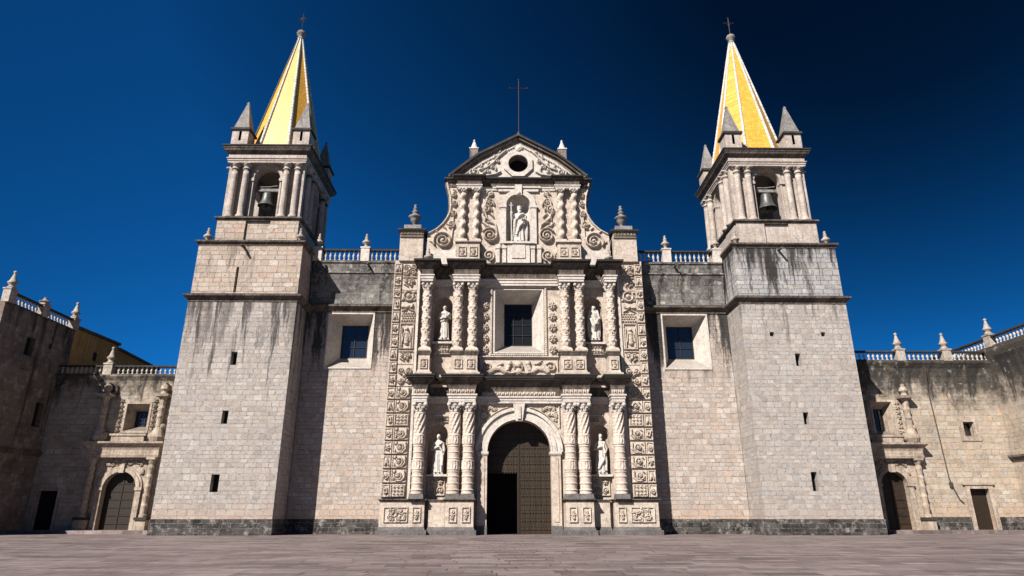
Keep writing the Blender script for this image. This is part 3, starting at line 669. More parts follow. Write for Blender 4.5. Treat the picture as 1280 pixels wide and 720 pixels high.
# pedestals
def pedestal(x0, x1, yf, z0, zb, z1, z2, name='pedestal', capo=.16, par=pt, panels=(), seed=1, basemat='colbase', yb=None):
    yb = yb or YW
    m = MB().box(x0, x1, yf, yb+.02, zb, z1)
    p = obj(name, m, 'portal', par)
    if basemat: obj('base', MB().box(x0-.22, x1+.22, yf-.22, YW-.01, z0, zb-.0).box(x0-.1, x1+.1, yf-.1, YW-.01, zb, zb+.22, .08, .08), basemat, p)
    obj('cap', MB().sweep([(x0, YW), (x0, yf), (x1, yf), (x1, YW)], [(-.2, z1-.02), (.02, z1-.02), (.05, z1+.05), (capo*.8, z1+(z2-z1)*.6), (capo, z1+(z2-z1)*.7), (capo, z2), (-.2, z2+.005)]).box(x0+.1, x1-.1, yf+.1, yb, z1, z2), 'cornice', p)
    for i, (a, b, c_, d_) in enumerate(panels):
        R = Rel(b-a, d_-c_, .03); R.frame(.05, .05, .07); rn = random.Random(seed+i)
        cx, cz = (b-a)/2, (d_-c_)/2
        if b-a > 1.2:
            for q in range(9):
                R.spiral(rn.uniform(.25, b-a-.25), rn.uniform(.22, d_-c_-.22), rn.uniform(.12, .22), 1.3, .045, .10, rn.uniform(0, 6), rn.choice((-1, 1)))
            for q in range(12): R.leaf(rn.uniform(.2, b-a-.2), rn.uniform(.2, d_-c_-.2), rn.uniform(0, 6.3), .22, .06, .10)
        else:
            R.rosette(cx, cz, min(cx, cz)*.62, .09, 6); R.spiral(cx, cz+cz*.4, cx*.35, 1, .04, .09); R.spiral(cx, cz-cz*.4, cx*.35, 1, .04, .09, 2, -1)
        obj('carved_panel', R.rough(.015, seed).mb(a, yf-.005, c_), 'carve', p, recalc=True)
    return p
plist = [
    pedestal(-10.22, -6.98, 50.55, 0, .34, 2.28, 2.5, panels=[(-9.95, -8.15, .85, 1.95), (-7.85, -7.2, .85, 1.95)], seed=3),
    pedestal(-5.42, -3.36, 50.15, 0, .34, 2.28, 2.5, panels=[(-5.2, -4.55, .85, 1.95), (-4.22, -3.57, .85, 1.95)], seed=5),
    pedestal(-6.70, -5.5, 50.9, 0, .34, 2.28, 2.46, panels=[], seed=6, capo=.1, yb=YB, name='niche_pedestal')]
for p_ in plist: mirror_tree(p_)

# lower columns
def lower_col():
    h = 5.97; r = .40
    R = Rel(2*PI*.42, h, .034); R.wrap = True; w = R.w
    def band(z0, z1, k, hh=.05):
        for i in range(k):
            x = w*(i+.5)/k
            if i % 2: R.line([(x, z0+.06), (x+.02, z1-.06)], .05, hh); R.dot(x, z1-.12, .08, hh*1.1)
            else: R.line([(x-.04, z0+.1), (x+.05, (z0+z1)/2), (x-.03, z1-.1)], .045, hh); R.dot(x, z0+.14, .08, hh*1.1)
        for zz in (z0, z1): R.line([(0, zz), (w-.001, zz)], .055, hh*1.25)
    band(1.73, 2.38, 14); band(3.6, 4.25, 14)
    for k in range(9):                                           # spiralling foliage
        x = w*k/9
        R.line([(x+.55*(t/12), 4.42+1.4*t/12) for t in range(13)], .06, .075)
        for t in range(5): R.dot(x+.12+.55*(t/5), 4.5+1.4*t/5, .045, .06)
    for zz in (.28, .75, 1.25, 1.6, 2.55, 3.0, 3.45, 4.33, 5.9): R.line([(0, zz), (w-.001, zz)], .05, .05)
    def rf(z, a):
        b = r+(.07 if z < .12 else .03 if z < .35 else 0)
        if 1.73 <= z <= 2.38 or 3.6 <= z <= 4.25: b += .035
        return b+.02*math.sin(PI*min(1, max(0, z/2)))-.01*(z > 4)
    m = R.cyl(rf); return mesh('shaft', m, True)
def capital_mesh(r, h):
    m = MB().lathe(0, 0, [(r*.95, 0), (r*1.08, .05*h), (r*.95, .12*h), (r*.92, .5*h), (r*1.12, .8*h), (r*1.2, .86*h)], 16)
    m.box(-r*1.3, r*1.3, -r*1.3, r*1.3, .86*h, h)
    for k in range(8):
        a = PI/8+k*PI/4
        for z0, q in ((.15*h, 0), (.42*h, PI/8)):
            c, s_ = math.cos(a+q), math.sin(a+q)
            m.tube([(r*.95*c, r*.95*s_, z0), (r*1.12*c, r*1.12*s_, z0+.2*h), (r*1.3*c, r*1.3*s_, z0+.27*h), (r*1.33*c, r*1.33*s_, z0+.2*h)], [.09*r/.4, .1*r/.4, .08*r/.4, .04*r/.4], 6)
    for k in range(4):
        a = PI/4+k*PI/2; c, s_ = math.cos(a), math.sin(a); R_ = r*1.52
        m.sphere((R_*c, R_*s_, .68*h), .17*r/.4, 10, 8)
        m.tube([(r*c, r*s_, .4*h), (r*1.25*c, r*1.25*s_, .66*h), (R_*c, R_*s_, .8*h)], [.08*r/.4]*3, 6)
    return mesh('capital', m, False)
LSH = lower_col(); LSH.materials.append(M['shaft'])
LCAP = capital_mesh(.4, .86); LCAP.materials.append(M['white'])
def add_col(sh, cap, bm, x, y, z0, zcap, zbase):
    o = link(bpy.data.objects.new('column', sh), pt, (x, y, z0))
    c = link(bpy.data.objects.new('capital', cap), o); c.location = (0, 0, zcap-z0)
    b = link(bpy.data.objects.new('column_base', bm), o); b.location = (0, 0, zbase-z0)
    return o
LBASE = mesh('column_base', MB().box(-.56, .56, -.5, .55, 0, .36, .06, .06)); LBASE.materials.append(M['colbase'])
for x in (-7.6, -4.93, -3.86):
    for s_ in (-1, 1): add_col(LSH, LCAP, LBASE, s_*x, 50.66, 2.84, 8.81, 2.49)
# upper columns: garlands in five swelling drums
def upper_col(h=4.85, r=.29, seg=5, seed=2):
    R = Rel(2*PI*.34, h, .034); R.wrap = True; w = R.w; rn = random.Random(seed)
    for s_ in range(seg):
        z0 = .15+(h-.2)*s_/seg; dz = (h-.2)/seg
        for k in range(6):
            x = w*k/6+(s_ % 2)*w/12
            R.rosette(x, z0+dz*.5, .13, .075, 5, ph=k); R.leaf(x+.14, z0+dz*.12, 1.2, .22, .06, .07); R.leaf(x-.1, z0+dz*.75, 2.2, .14, .05, .06)
        R.line([(0, z0+dz*.98), (w-.001, z0+dz*.98)], .04, .05)
    def rf(z, a):
        t = ((z-.15) % ((h-.2)/seg))/((h-.2)/seg); return r+.045*math.sin(PI*t)+(.05 if z < .1 else 0)
    return mesh('shaft', R.cyl(rf), True)
USH = upper_col(); USH.materials.append(M['shaft'])
UCAP = capital_mesh(.32, .7); UCAP.materials.append(M['white'])
UBASE = mesh('column_base', MB().box(-.5, .5, -.46, .5, 0, .12).box(-.5, .5, -.46, .5, .12, .3, .12, .1)); UBASE.materials.append(M['portal'])
for x in (-7.46, -4.93, -3.74):
    for s_ in (-1, 1): add_col(USH, UCAP, UBASE, s_*x, 50.66, 13.88, 18.71, 13.62)
# salomonic columns of the gable tier
def twist_col(h=4.7, r=.25, turns=5.2):
    R = Rel(2*PI*.3, h, .04)
    def rf(z, a): return r+.06*math.cos(a-2*PI*turns*z/h)+.02*math.sin(5*a+9*z)*math.cos(11*z)
    return mesh('shaft', R.cyl(rf), True)
TSH = twist_col(); TSH.materials.append(M['shaft'])
TCAP = capital_mesh(.27, .34); TCAP.materials.append(M['white'])
for x in (-4.80, -3.64):
    for s_ in (-1, 1):
        add_col(TSH, TCAP, UBASE, s_*x, 50.95, 23.16, 27.84, 23.06)

# entablatures
def ent_path(p1, pp, yf, yr, xe, yc):
    L = [(-xe, YW), (-xe, yf), (-p1, yf), (-p1, yr), (-pp[0], yr), (-pp[0], yf), (-pp[1], yf), (-pp[1], yc)]
    return L+[(-a, b) for a, b in reversed(L)]
P1 = ent_path(7.1, (5.42, 3.36), 50.12, 51.45, 8.12, 51.2)
obj('architrave', MB().sweep(P1, [(-.3, 9.64), (0, 9.64), (0, 9.82), (.05, 9.84), (.05, 9.98), (.13, 10.05), (.13, 10.17), (-.3, 10.18)]), 'white', pt)
obj('frieze', MB().sweep(P1, [(-.3, 10.17), (.0, 10.17), (.0, 10.45), (.04, 10.75), (.14, 11.0), (.32, 11.2), (.52, 11.32), (-.3, 11.38)]), 'cornice', pt)
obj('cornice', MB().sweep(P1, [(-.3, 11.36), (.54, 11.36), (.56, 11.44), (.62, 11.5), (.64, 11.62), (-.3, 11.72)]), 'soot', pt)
# carved leaf strips at the foot of the lower frieze
def strip(x0, x1, y, z0, h, step=.16, hh=.08, seed=0, name='leaf_frieze', mat='carve', par=pt):
    R = Rel(x1-x0, h, .03); n = int((x1-x0)/step)
    for i in range(n):
        x = (i+.5)*(x1-x0)/n
        if i % 2: R.leaf(x, .05, 1.1, h*.75, step*.42, hh)
        else: R.dot(x, h*.55, step*.5, hh, rz=h*.4)
    return obj(name, R.rough(.012, seed).mb(x0, y, z0), mat, par)
for a, b, yy in ((-8.1, -7.12, 50.11), (-5.4, -3.38, 50.11)):
    mirror(strip(a, b, yy, 10.2, .34))
strip(-2.9, 2.9, 51.19, 10.2, .34)
P2 = ent_path(7.0, (5.3, 3.27), 50.14, 51.45, 7.95, 51.2)
obj('architrave', MB().sweep(P2, [(-.3, 19.4), (0, 19.4), (0, 19.58), (.05, 19.6), (.05, 19.8), (.12, 19.85), (.12, 19.95), (-.3, 19.96)]), 'white', pt)
obj('frieze', MB().sweep(P2, [(-.3, 19.95), (.0, 19.95), (.0, 20.25), (.05, 20.5), (.2, 20.72), (.45, 20.85), (-.3, 20.87)]), 'cornice', pt)
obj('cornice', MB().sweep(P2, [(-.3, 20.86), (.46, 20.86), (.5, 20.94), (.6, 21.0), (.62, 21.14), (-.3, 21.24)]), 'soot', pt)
# door surround
for s_ in (-1, 1):
    m = MB().box(*(sorted((s_*2.44, s_*3.16))), 50.98, 51.25, .0, 5.68).box(*(sorted((s_*2.62, s_*2.98))), 50.93, 51.0, .9, 5.5)
    j = obj('door_jamb', m, 'portal', pt)
    obj('jamb_base', MB().box(*(sorted((s_*2.40, s_*3.22))), 50.9, 51.25, 0, .62), 'colbase', j)
    obj('impost', MB().sweep([(s_*2.8-.36, 51.9), (s_*2.8-.36, 50.96), (s_*2.8+.36, 50.96), (s_*2.8+.36, 51.3)], [(-.2, 5.66), (.02, 5.66), (.1, 5.8), (.1, 5.96), (-.2, 5.98)]).box(s_*2.8-.3, s_*2.8+.3, 51.0, 51.9, 5.67, 5.97), 'white', j)
m = MB(); ring_arch(m, 0, 2.47, 2.9, 5.96, 50.98, 51.25, 40); ring_arch(m, 0, 2.9, 3.12, 5.96, 51.08, 51.25, 40); ring_arch(m, 0, 3.12, 3.36, 5.96, 50.92, 51.25, 40); ring_arch(m, 0, 2.43, 2.56, 5.96, 50.94, 51.0, 40)
av = obj('archivolt', m, 'white', pt)
m = MB().add([(-.26, 50.72, 8.25), (.26, 50.72, 8.25), (.26, 51.2, 8.25), (-.26, 51.2, 8.25), (-.46, 50.68, 9.58), (.46, 50.68, 9.58), (.46, 51.2, 9.58), (-.46, 51.2, 9.58)], [(3, 2, 1, 0), (4, 5, 6, 7), (0, 1, 5, 4), (1, 2, 6, 5), (2, 3, 7, 6), (3, 0, 4, 7)]).box(-.13, .13, 50.6, 50.75, 8.4, 9.4)
obj('keystone', m, 'white', av)
# spandrels: curved triangles filled with foliage
R = Rel(3.2, 2.2, .03); zc, xc = 5.96-7.4, 3.2
D = np.hypot(R.X-xc, R.Z-zc)
for i in range(60):
    rn = random.Random(i); x, z = rn.uniform(.2, 2.6), rn.uniform(.2, 2.0)
    if math.hypot(x-xc, z-zc) > 3.62 and z < 2.0: R.spiral(x, z, .15, 1.1, .045, .10, rn.uniform(0, 6), rn.choice((-1, 1)))
R.H[(D < 3.45)] = 0; R.line([(.05, .4), (.05, 2.12), (2.6, 2.12)], .05, .09)
R.line([(xc+3.5*math.cos(a), zc+3.5*math.sin(a)) for a in np.linspace(PI*.58, PI*.83, 30)], .05, .09)
sp_ = R.mb(-3.2, 51.195, 7.4); sp_.f = [f for f in sp_.f if all(math.hypot(sp_.v[i][0], sp_.v[i][2]-5.96) > 3.0 and sp_.v[i][1] < 51.2 for i in f)]
pair('spandrel', sp_, 'carve', pt)
obj('door_head', MB().sweep([(-3.2, YW), (-3.2, 51.1), (3.2, 51.1), (3.2, YW)], [(-.1, 9.56), (.02, 9.56), (.06, 9.62), (.06, 9.64), (-.1, 9.645)]), 'white', pt)
# lower niche: ledge, corbel relief, little cap
for (cx, z0, zs, r_), (zl, zh) in zip(NL, ((2.75, 4.28), (13.66, 14.6))):
    lo = z0 < 10
    m = MB().box(cx-.82, cx+.82, 50.75 if lo else 50.68, 51.25, zh-.14, zh+.02)
    NSH += pair('niche_ledge', m, 'white', pt)
    R = Rel(1.3, zh-.16-zl, .03, .0); h_ = R.h
    if lo:
        for q in (-1, 1):
            R.spiral(.65+q*.3, h_*.3, .24, 1.4, .055, .12, 1, q); R.rosette(.65+q*.3, h_*.74, .22, .12, 6)
        R.frame(.04, .04, .09)
    else:
        R.rectr(.1, 1.2, .1, h_, .05)
        for q in range(5):
            R.rosette(.2+.23*q, h_*.72, .11, .13, 5); R.spiral(.2+.23*q, h_*.35, .1, 1, .04, .12, q)
    NSH += pair('niche_corbel', R.mb(cx-.65, 51.19 if lo else 50.98, zl, back=.3), 'carve', pt)
R = Rel(1.3, .5, .03); R.frame(.05, .05, .1)
for q in range(4): R.rosette(.25+.27*q, .25, .13, .1, 5)
NSH += pair('niche_crest', R.mb(-6.35, 51.195, 8.2), 'carve', pt)
NSH += pair('niche_crest_ledge', MB().box(-6.6, -5.5, 51.02, 51.2, 8.7, 8.8), 'white', pt)

for o_ in NSH: o_.location.y = YB-51.2
# upper pedestals
for x0, x1, pn in ((-7.9, -7.02, [(-7.76, -7.16, 12.15, 12.95)]), (-5.28, -3.28, [(-5.1, -4.42, 12.15, 12.95), (-4.14, -3.46, 12.15, 12.95)])):
    mirror_tree(pedestal(x0, x1, 50.25, 11.7, 11.86, 13.25, 13.6, panels=pn, seed=9, basemat='portal', capo=.14))
for x0, x1, pn in ((-5.22, -3.27, [(-5.06, -4.36, 21.75, 22.6), (-4.13, -3.43, 21.75, 22.6)]),):
    mirror_tree(pedestal(x0, x1, 50.55, 21.25, 21.4, 22.88, 23.05, panels=pn, seed=12, basemat='portal', capo=.1))
# middle: splayed window, beaded frame, rosettes, cherub relief
w = window_unit(pt, -1.95, 1.95, 13.8, 19.1, -1.17, 1.17, 14.75, 18.4, 51.2, 1.8, mat='white', lip=.12, rows=4, cols=3, litm='glass_dark')
R = Rel(4.75, 6.1, .03)
for t in np.arange(.12, 4.65, .17):
    for z in (.11, 5.98): R.dot(t, z, .085, .10)
    for z in (.11, 5.98): R.dot(t+.05, z+.05*(1 if z < 1 else -1), .06, .08)
for t in np.arange(.12, 6.0, .17):
    for x in (.14, 4.61): R.dot(x, t, .10, .10); R.dot(x+.05, t+.08, .06, .09)
m = R.mb(-2.375, 51.17, 13.42)
keep = [f for f in m.f if not all(-2.12 < m.v[i][0] < 2.12 and 13.65 < m.v[i][2] < 19.28 for i in f)]
m.f = keep; obj('beaded_frame', m, 'carve', pt)
for i in range(5):
    z = 14.0+i*.93
    R = Rel(.7, .86, .03); R.rosette(.35, .43, .33, .17, 6, ph=i); R.ringo(.35, .43, .28, .06, .10)
    pair('rosette', R.rough(.02, i).mb(-3.12, 51.197, z-.43), 'carve', pt)
obj('window_head', MB().sweep([(-2.7, YW), (-2.7, 51.1), (2.7, 51.1), (2.7, YW)], [(-.1, 19.3), (.02, 19.3), (.1, 19.36), (-.1, 19.39)]), 'white', pt)
obj('window_sill', MB().sweep([(-3.2, YW), (-3.2, 51.05), (3.2, 51.05), (3.2, YW)], [(-.1, 13.28), (.02, 13.28), (.1, 13.36), (.1, 13.42), (-.1, 13.44)]), 'white', pt)
R = Rel(6.3, 1.36, .03)
for q in (-1, 1):
    c = 3.15
    R.dot(c+q*.0, .85, .3, .22); R.dot(c+q*.75, .95, .22, .2); R.line([(c+q*.75, .85), (c+q*.9, .45)], .17, .16)
    R.dot(c, .3, .32, .17, rz=.3)
    R.line([(c+q*1.1, .3), (c+q*1.5, .55), (c+q*1.95, .5), (c+q*2.3, .3)], .22, .15); R.spiral(c+q*2.55, .65, .42, 1.4, .075, .16, 0, q); R.leaf(c+q*1.3, .9, 0 if q > 0 else PI, .6, .12, .14)
    R.leaf(c+q*.3, .5, PI/2, .5, .12, .16); R.line([(c+q*.3, .2), (c+q*.6, .15), (c+q*1.0, .25)], .1, .13)
R.frame(.03, .03, .08)
obj('cherub_relief', R.rough(.02).mb(-3.15, 51.14, 11.9, .08), 'carve', pt)

# carved side bands: rows of blocks
def small_tile(v):
    R = Rel(.62, .94, .03, .12); R.frame(.06, .05, .05); rn = random.Random(40+v)
    if v == 0: R.ringo(.31, .45, .15, .05, .12); R.dot(.31, .48, .1, .15)
    elif v == 1: R.line([(.18, .25), (.31, .7), (.44, .25)], .06, .13); R.dot(.31, .42, .1, .12)
    elif v == 2: R.rosette(.31, .46, .22, .13, 5)
    else: R.line([(.16, .7), (.3, .3), (.46, .35), (.42, .66)], .065, .13); R.dot(.3, .6, .08, .13)
    return R.rough(.03, v)
def big_tile(v):
    R = Rel(1.14, .94, .03, .12); rn = random.Random(70+v)
    R.line([(.06, .9), (.06, .06), (1.08, .06)], .06, .06)
    if v % 3 == 2:
        for a in (.3, .57, .84):
            for b in (.25, .5, .75): R.dot(a, b, .11, .13); R.ringo(a, b, .12, .03, .08)
        R.frame(.08, .05, .1)
    else:
        R.line([(1.0, .85), (1.02, .4), (.8, .14), (.4, .14)], .07, .12); R.spiral(.56, .52, .32, 1.5, .065, .14, PI*.5*(v % 2), -1)
        R.rosette(.56, .52, .16, .17, 5); R.leaf(.2, .75, .4, .2, .07, .12); R.leaf(.2, .2, 1.0, .15, .06, .11)
    return R.rough(.03, v)
TS = [small_tile(v) for v in range(4)]; TB = [big_tile(v) for v in range(6)]
tms = []; tmb = []
for i, R in enumerate(TS): me = mesh('carved_block', R.mb(-R.w/2, 0, 0)); me.materials.append(M['carve']); tms.append(me)
for i, R in enumerate(TB): me = mesh('carved_block', R.mb(-R.w/2, 0, 0)); me.materials.append(M['carve']); tmb.append(me)
z = 2.62; dz = 1.042; order = [3, 0, 1, 2, 0, 3, 1, 0, 2, 3, 1, 0, 2, 1, 3, 0, 2, 1]
for i in range(18):
    for s_ in (-1, 1):
        o = link(bpy.data.objects.new('carved_block', tms[order[(i+(s_ > 0)) % 18]]), pt, (s_*10.0, 51.22, z+i*dz)); o.scale.x = -s_
for i in range(8):
    for s_ in (-1, 1):
        o = link(bpy.data.objects.new('carved_block', tmb[(5, 0, 1, 3, 4, 2, 1, 0)[i]]), pt, (s_*9.08, 51.22, z+i*dz)); o.scale.x = -s_
def tall_rel(v, h):
    R = Rel(1.24, h, .03, .06); c = .62; rn = random.Random(90+v)
    if v == 0:       # leafy scrolls
        for q in (-1, 1):
            R.spiral(c+q*.28, h*.25, .25, 1.5, .06, .14, 0, q); R.spiral(c+q*.28, h*.72, .25, 1.5, .06, .14, 2, -q); R.leaf(c+q*.1, h*.45, PI/2+q*.5, .4, .1, .14)
        R.dot(c, h*.5, .13, .18)
    elif v == 1:     # small figure in a frame
        R.line([(.1, .08), (.1, h-.1), (1.14, h-.1), (1.14, .08), (.1, .08)], .06, .1)
        R.dot(c, h*.74, .15, .22); R.line([(c, h*.6), (c, h*.25)], .2, .16); R.line([(c-.3, h*.3), (c-.22, h*.58), (c+.22, h*.58), (c+.3, h*.3)], .07, .17); R.line([(.24, .2), (.24, h*.8)], .06, .13); R.line([(1.0, .2), (1.0, h*.8)], .06, .13)
    elif v == 2:     # wreath with boss
        R.ringo(c, h/2, .4, .085, .15); R.dot(c, h/2, .2, .2)
        for q in (0, 1): 
            for p_ in (0, 1): R.dot(.14+.96*q, .14+(h-.28)*p_, .11, .12)
    elif v == 3:     # cherub with lattice
        for a in np.arange(.15, 1.2, .2):
            for b in np.arange(.12, h*.5, .2): R.dot(a+.1*(int(b*5) % 2), b, .075, .11)
        R.dot(c, h*.74, .17, .22)
        for q in (-1, 1): R.leaf(c+q*.2, h*.7, PI/2-q*1.0, .35, .11, .16); R.line([(c+q*.15, h*.62), (c+q*.45, h*.54)], .07, .13)
    else:            # twin masks
        for q in (-1, 1): R.spiral(c+q*.25, h*.62, .2, 1.3, .06, .15, PI/2, q); R.leaf(c+q*.12, h*.25, PI/2-q*.6, .35, .09, .14)
        R.dot(c, h*.45, .14, .19); R.line([(.12, h-.1), (1.12, h-.1)], .06, .1)
    return R.rough(.03, v)
zz = 2.62+8*dz
for k, (v, h) in enumerate(((0, 1.75), (4, 1.2), (1, 2.3), (3, 1.75), (2, 1.0), (4, 1.25), (0, 1.1))):
    pair('carved_panel', tall_rel(v, h-.06).mb(-9.66, 51.215, zz), 'carve', pt); zz += h
m = MB().box(-8.36, -8.16, 50.98, 51.25, 2.5, 21.0); pair('edge_moulding', m, 'white', pt)

# top pedestals with urns
for s_ in (-1, 1):
    x0, x1 = sorted((s_*10.02, s_*8.06))
    m = MB().box(x0, x1, 50.95, 52.9, 21.5, 24.05)
    p_ = obj('corner_pier', m, 'portal', pt)
    R = Rel(1.96, .5, .03)
    for q in range(7): R.rosette(.15+.277*q, .27, .14, .14, 5)
    R.line([(.02, .04), (1.94, .04)], .05, .1)
    obj('carved_band', R.mb(x0, 50.94, 23.62), 'carve', p_)
    obj('cap', MB().sweep([(x0, 52.9), (x0, 50.95), (x1, 50.95), (x1, 52.9)], [(-.2, 24.0), (.02, 24.0), (.2, 24.25), (.22, 24.36), (-.2, 24.4)]).box(x0+.1, x1-.1, 51.0, 52.9, 24, 24.39), 'soot', p_)
    obj('block', MB().box(x0+.25, x1-.25, 51.1, 52.6, 24.38, 24.85), 'pinn', p_)
    o = link(bpy.data.objects.new('urn', FIN_L), pt, (s_*9.0, 51.9, 24.85))
    # small pot at the foot of the scroll wing
    link(bpy.data.objects.new('finial', FIN), pt, (s_*7.55, 50.85, 21.24))
# scroll wings
edge = [(-6.35, 29.0), (-6.2, 28.3), (-6.02, 27.6), (-5.95, 26.7), (-6.02, 26.1), (-6.25, 25.55), (-6.6, 25.0), (-7.1, 24.5), (-7.75, 24.12), (-7.78, 22.55)]
poly = [(-5.15, 29.0)]+edge+[(-5.15, 22.55)]
wg, wg2 = pair('scroll_wing', MB().plate(poly, [], 51.25, 52.2), 'white', pt)
R = Rel(2.7, 6.5, .03); ox, oz = -7.85, 22.55
for i in range(len(edge)-1): pass
R.line([(a-ox+.12, b-oz) for a, b in edge[:-1]], .085, .12)
R.spiral(-6.42-ox, 23.42-oz, .82, 2.2, .085, .22, PI*.75, 1)
R.line([(-5.7-ox, 23.6-oz), (-5.62-ox, 24.6-oz), (-5.6-ox, 25.6-oz)], .08, .12)
for a, b, r_ in ((-5.75, 24.95, .34), (-5.62, 26.0, .28), (-5.55, 26.95, .26), (-5.6, 27.8, .22)): R.spiral(a-ox, b-oz, r_, 1.5, .06, .18, 1, -1)
for a, b in ((-6.2, 24.5), (-5.9, 24.8), (-5.45, 28.1), (-6.9, 24.2), (-7.3, 23.2), (-5.75, 28.6)): R.leaf(a-ox, b-oz, 2.0, .3, .08, .13)
m = R.mb(ox, 51.245, oz)
def inside(x, z):
    c = False; n = len(poly); j = n-1
    for i in range(n):
        xi, zi = poly[i]; xj, zj = poly[j]
        if (zi > z) != (zj > z) and x < (xj-xi)*(z-zi)/(zj-zi)+xi: c = not c
        j = i
    return c
m.f = [f for f in m.f if all(inside(m.v[i][0], m.v[i][2]) and m.v[i][1] < 51.26 for i in f)]
for w_ in (wg, wg2): link(bpy.data.objects.new('scroll_carving', bpy.data.meshes.get('sc') or (lambda me: (me.materials.append(M['carve']), me)[1])(mesh('sc', m))), w_)
pair('wing_foot', MB().box(-7.9, -5.1, 51.1, 52.2, 21.2, 22.0).box(-7.8, -5.1, 51.2, 52.2, 22.0, 22.56), 'white', pt)
m = MB().tube([(a-.02, 51.7, b) for a, b in edge[:-1]], .12, 6); m.v = [(v[0], 51.7+(v[1]-51.7)*4, v[2]) for v in m.v]
pair('wing_coping', m, 'cornice', pt)
# gable-tier wall, niche
outer = rect(-5.3, 5.3, 21.2, 29.3)
obj('wall', MB().plate(outer, [arch(0, 1.05, 23.3, 26.65)], 51.2, 52.4), 'portal', pt)
niche(0, 23.3, 26.65, 1.05, yf=51.2, dep=1.0, mat='white')
m = MB()
for s_ in (-1, 1): m.box(*(sorted((s_*1.06, s_*1.55))), 50.95, 51.22, 23.1, 26.6).box(*(sorted((s_*1.02, s_*1.65))), 50.88, 51.22, 26.45, 26.68)
ring_arch(m, 0, 1.05, 1.5, 26.68, 50.95, 51.22, 26); ring_arch(m, 0, 1.05, 1.18, 26.68, 50.9, 51.0, 26)
obj('niche_frame', m, 'white', pt)
obj('niche_crown', MB().box(-1.75, 1.75, 51.0, 51.25, 28.05, 28.35).box(-1.95, 1.95, 50.9, 51.25, 28.35, 28.5).box(-.3, .3, 50.78, 51.2, 27.6, 28.6).sphere((0, 50.85, 27.75), .22), 'white', pt)
R = Rel(3.9, 1.5, .03)
for s_ in (-1, 1):
    R.leaf(1.95+s_*1.6, .9, PI/2+s_*.3, .4, .16, .12)
obj('niche_ledge', MB().box(-1.3, 1.3, 50.7, 51.25, 23.02, 23.2).box(-.95, .95, 50.85, 51.2, 21.3, 23.02).box(-.55, .55, 50.78, 50.9, 21.7, 22.9), 'white', pt)
for q in (1.2, 1.75): pair('ledge_bracket', MB().box(-q-.16, -q+.16, 50.92, 51.2, 21.35, 22.95).box(-q-.2, -q+.2, 50.86, 51.2, 22.6, 22.96), 'white', pt)
# scroll relief each side of the niche
R = Rel(1.75, 5.35, .03); 
R.spiral(.88, .78, .7, 2.2, .085, .24, PI*.4, 1); R.line([(1.5, 1.0), (1.35, 1.75), (.6, 2.4), (.35, 3.2), (.6, 4.3), (1.0, 4.9)], .09, .16)
R.spiral(.5, 3.35, .36, 1.5, .075, .17, 1, -1); R.spiral(.85, 4.75, .3, 1.5, .07, .17, 0, 1); R.ringo(.75, 3.95, .34, .06, .12); R.rosette(.75, 3.95, .25, .16, 6)
for a, b, t in ((.9, 1.5, 2.2), (1.1, 1.9, 2.4), (.5, 1.6, 1.7), (.45, 2.2, 1.2), (1.15, 2.5, 1.9), (1.0, 3.1, 1.5), (1.2, 3.6, 1.4), (.35, 2.7, 1.5)): R.leaf(a, b, t, .5, .09, .15)
pair('scroll_panel', R.rough(.02).mb(-3.3, 51.195, 23.1), 'carve', pt)
R = Rel(1.45, 1.3, .03); R.spiral(.75, .55, .5, 1.7, .085, .17, PI, -1); R.leaf(.2, .2, 1.3, .6, .1, .12); R.leaf(1.3, .2, 1.5, .5, .1, .12)
pair('foot_scroll', R.mb(-3.25, 51.195, 21.5), 'carve', pt)
P3 = [(-6.1, 52.2), (-6.1, 51.2), (-5.3, 51.2), (-5.3, 50.6), (-3.2, 50.6), (-3.2, 51.1), (3.2, 51.1), (3.2, 50.6), (5.3, 50.6), (5.3, 51.2), (6.1, 51.2), (6.1, 52.2)]
obj('architrave', MB().sweep(P3[2:-2], [(-.3, 28.16), (0, 28.16), (.04, 28.34), (.09, 28.38), (.09, 28.48), (-.3, 28.5)]), 'white', pt)
obj('frieze', MB().sweep(P3, [(-.3, 28.5), (.0, 28.5), (.0, 28.75), (.06, 28.95), (.22, 29.1), (-.3, 29.12)]), 'cornice', pt)
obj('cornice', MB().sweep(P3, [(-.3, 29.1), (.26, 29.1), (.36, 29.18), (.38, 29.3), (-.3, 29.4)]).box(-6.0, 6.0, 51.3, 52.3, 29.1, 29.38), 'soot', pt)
# gable
gp = [(-5.75, 29.38), (5.75, 29.38), (4.6, 30.42), (3.45, 31.38), (0, 33.32), (-3.45, 31.38), (-4.6, 30.42)]
oc = [(.0+.88*math.cos(a), 30.8+.88*math.sin(a)) for a in np.linspace(0, 2*PI, 25)[:-1]]
gb = obj('gable', MB().plate(gp, [oc], 51.15, 52.2), 'gable', pt)
obj('oculus_back', MB().box(-.95, 1.05, 52.0, 52.1, 29.85, 31.75), 'void', gb)
m = MB(); o8 = [(.0+1.36*math.cos(a+PI/8), 30.8+1.36*math.sin(a+PI/8)) for a in np.linspace(0, 2*PI, 9)[:-1]]
m.plate(o8, [oc], 50.95, 51.2); m.sphere((.05, 50.98, 32.3), .34, sy=.5); m.sphere((.05, 50.95, 32.3), .2, sy=.9)
obj('oculus_frame', m, 'white', gb)
R = Rel(5.6, 4.0, .03)                                          # left half of the tympanum, x from -5.6
R.spiral(1.75, .52, .42, 1.6, .08, .17, 0, -1); R.line([(2.1, .3), (2.9, .22), (3.6, .35), (4.0, .6)], .1, .15); R.line([(2.2, .8), (2.8, 1.0), (3.4, 1.5), (3.9, 2.2), (4.5, 2.75)], .09, .15)
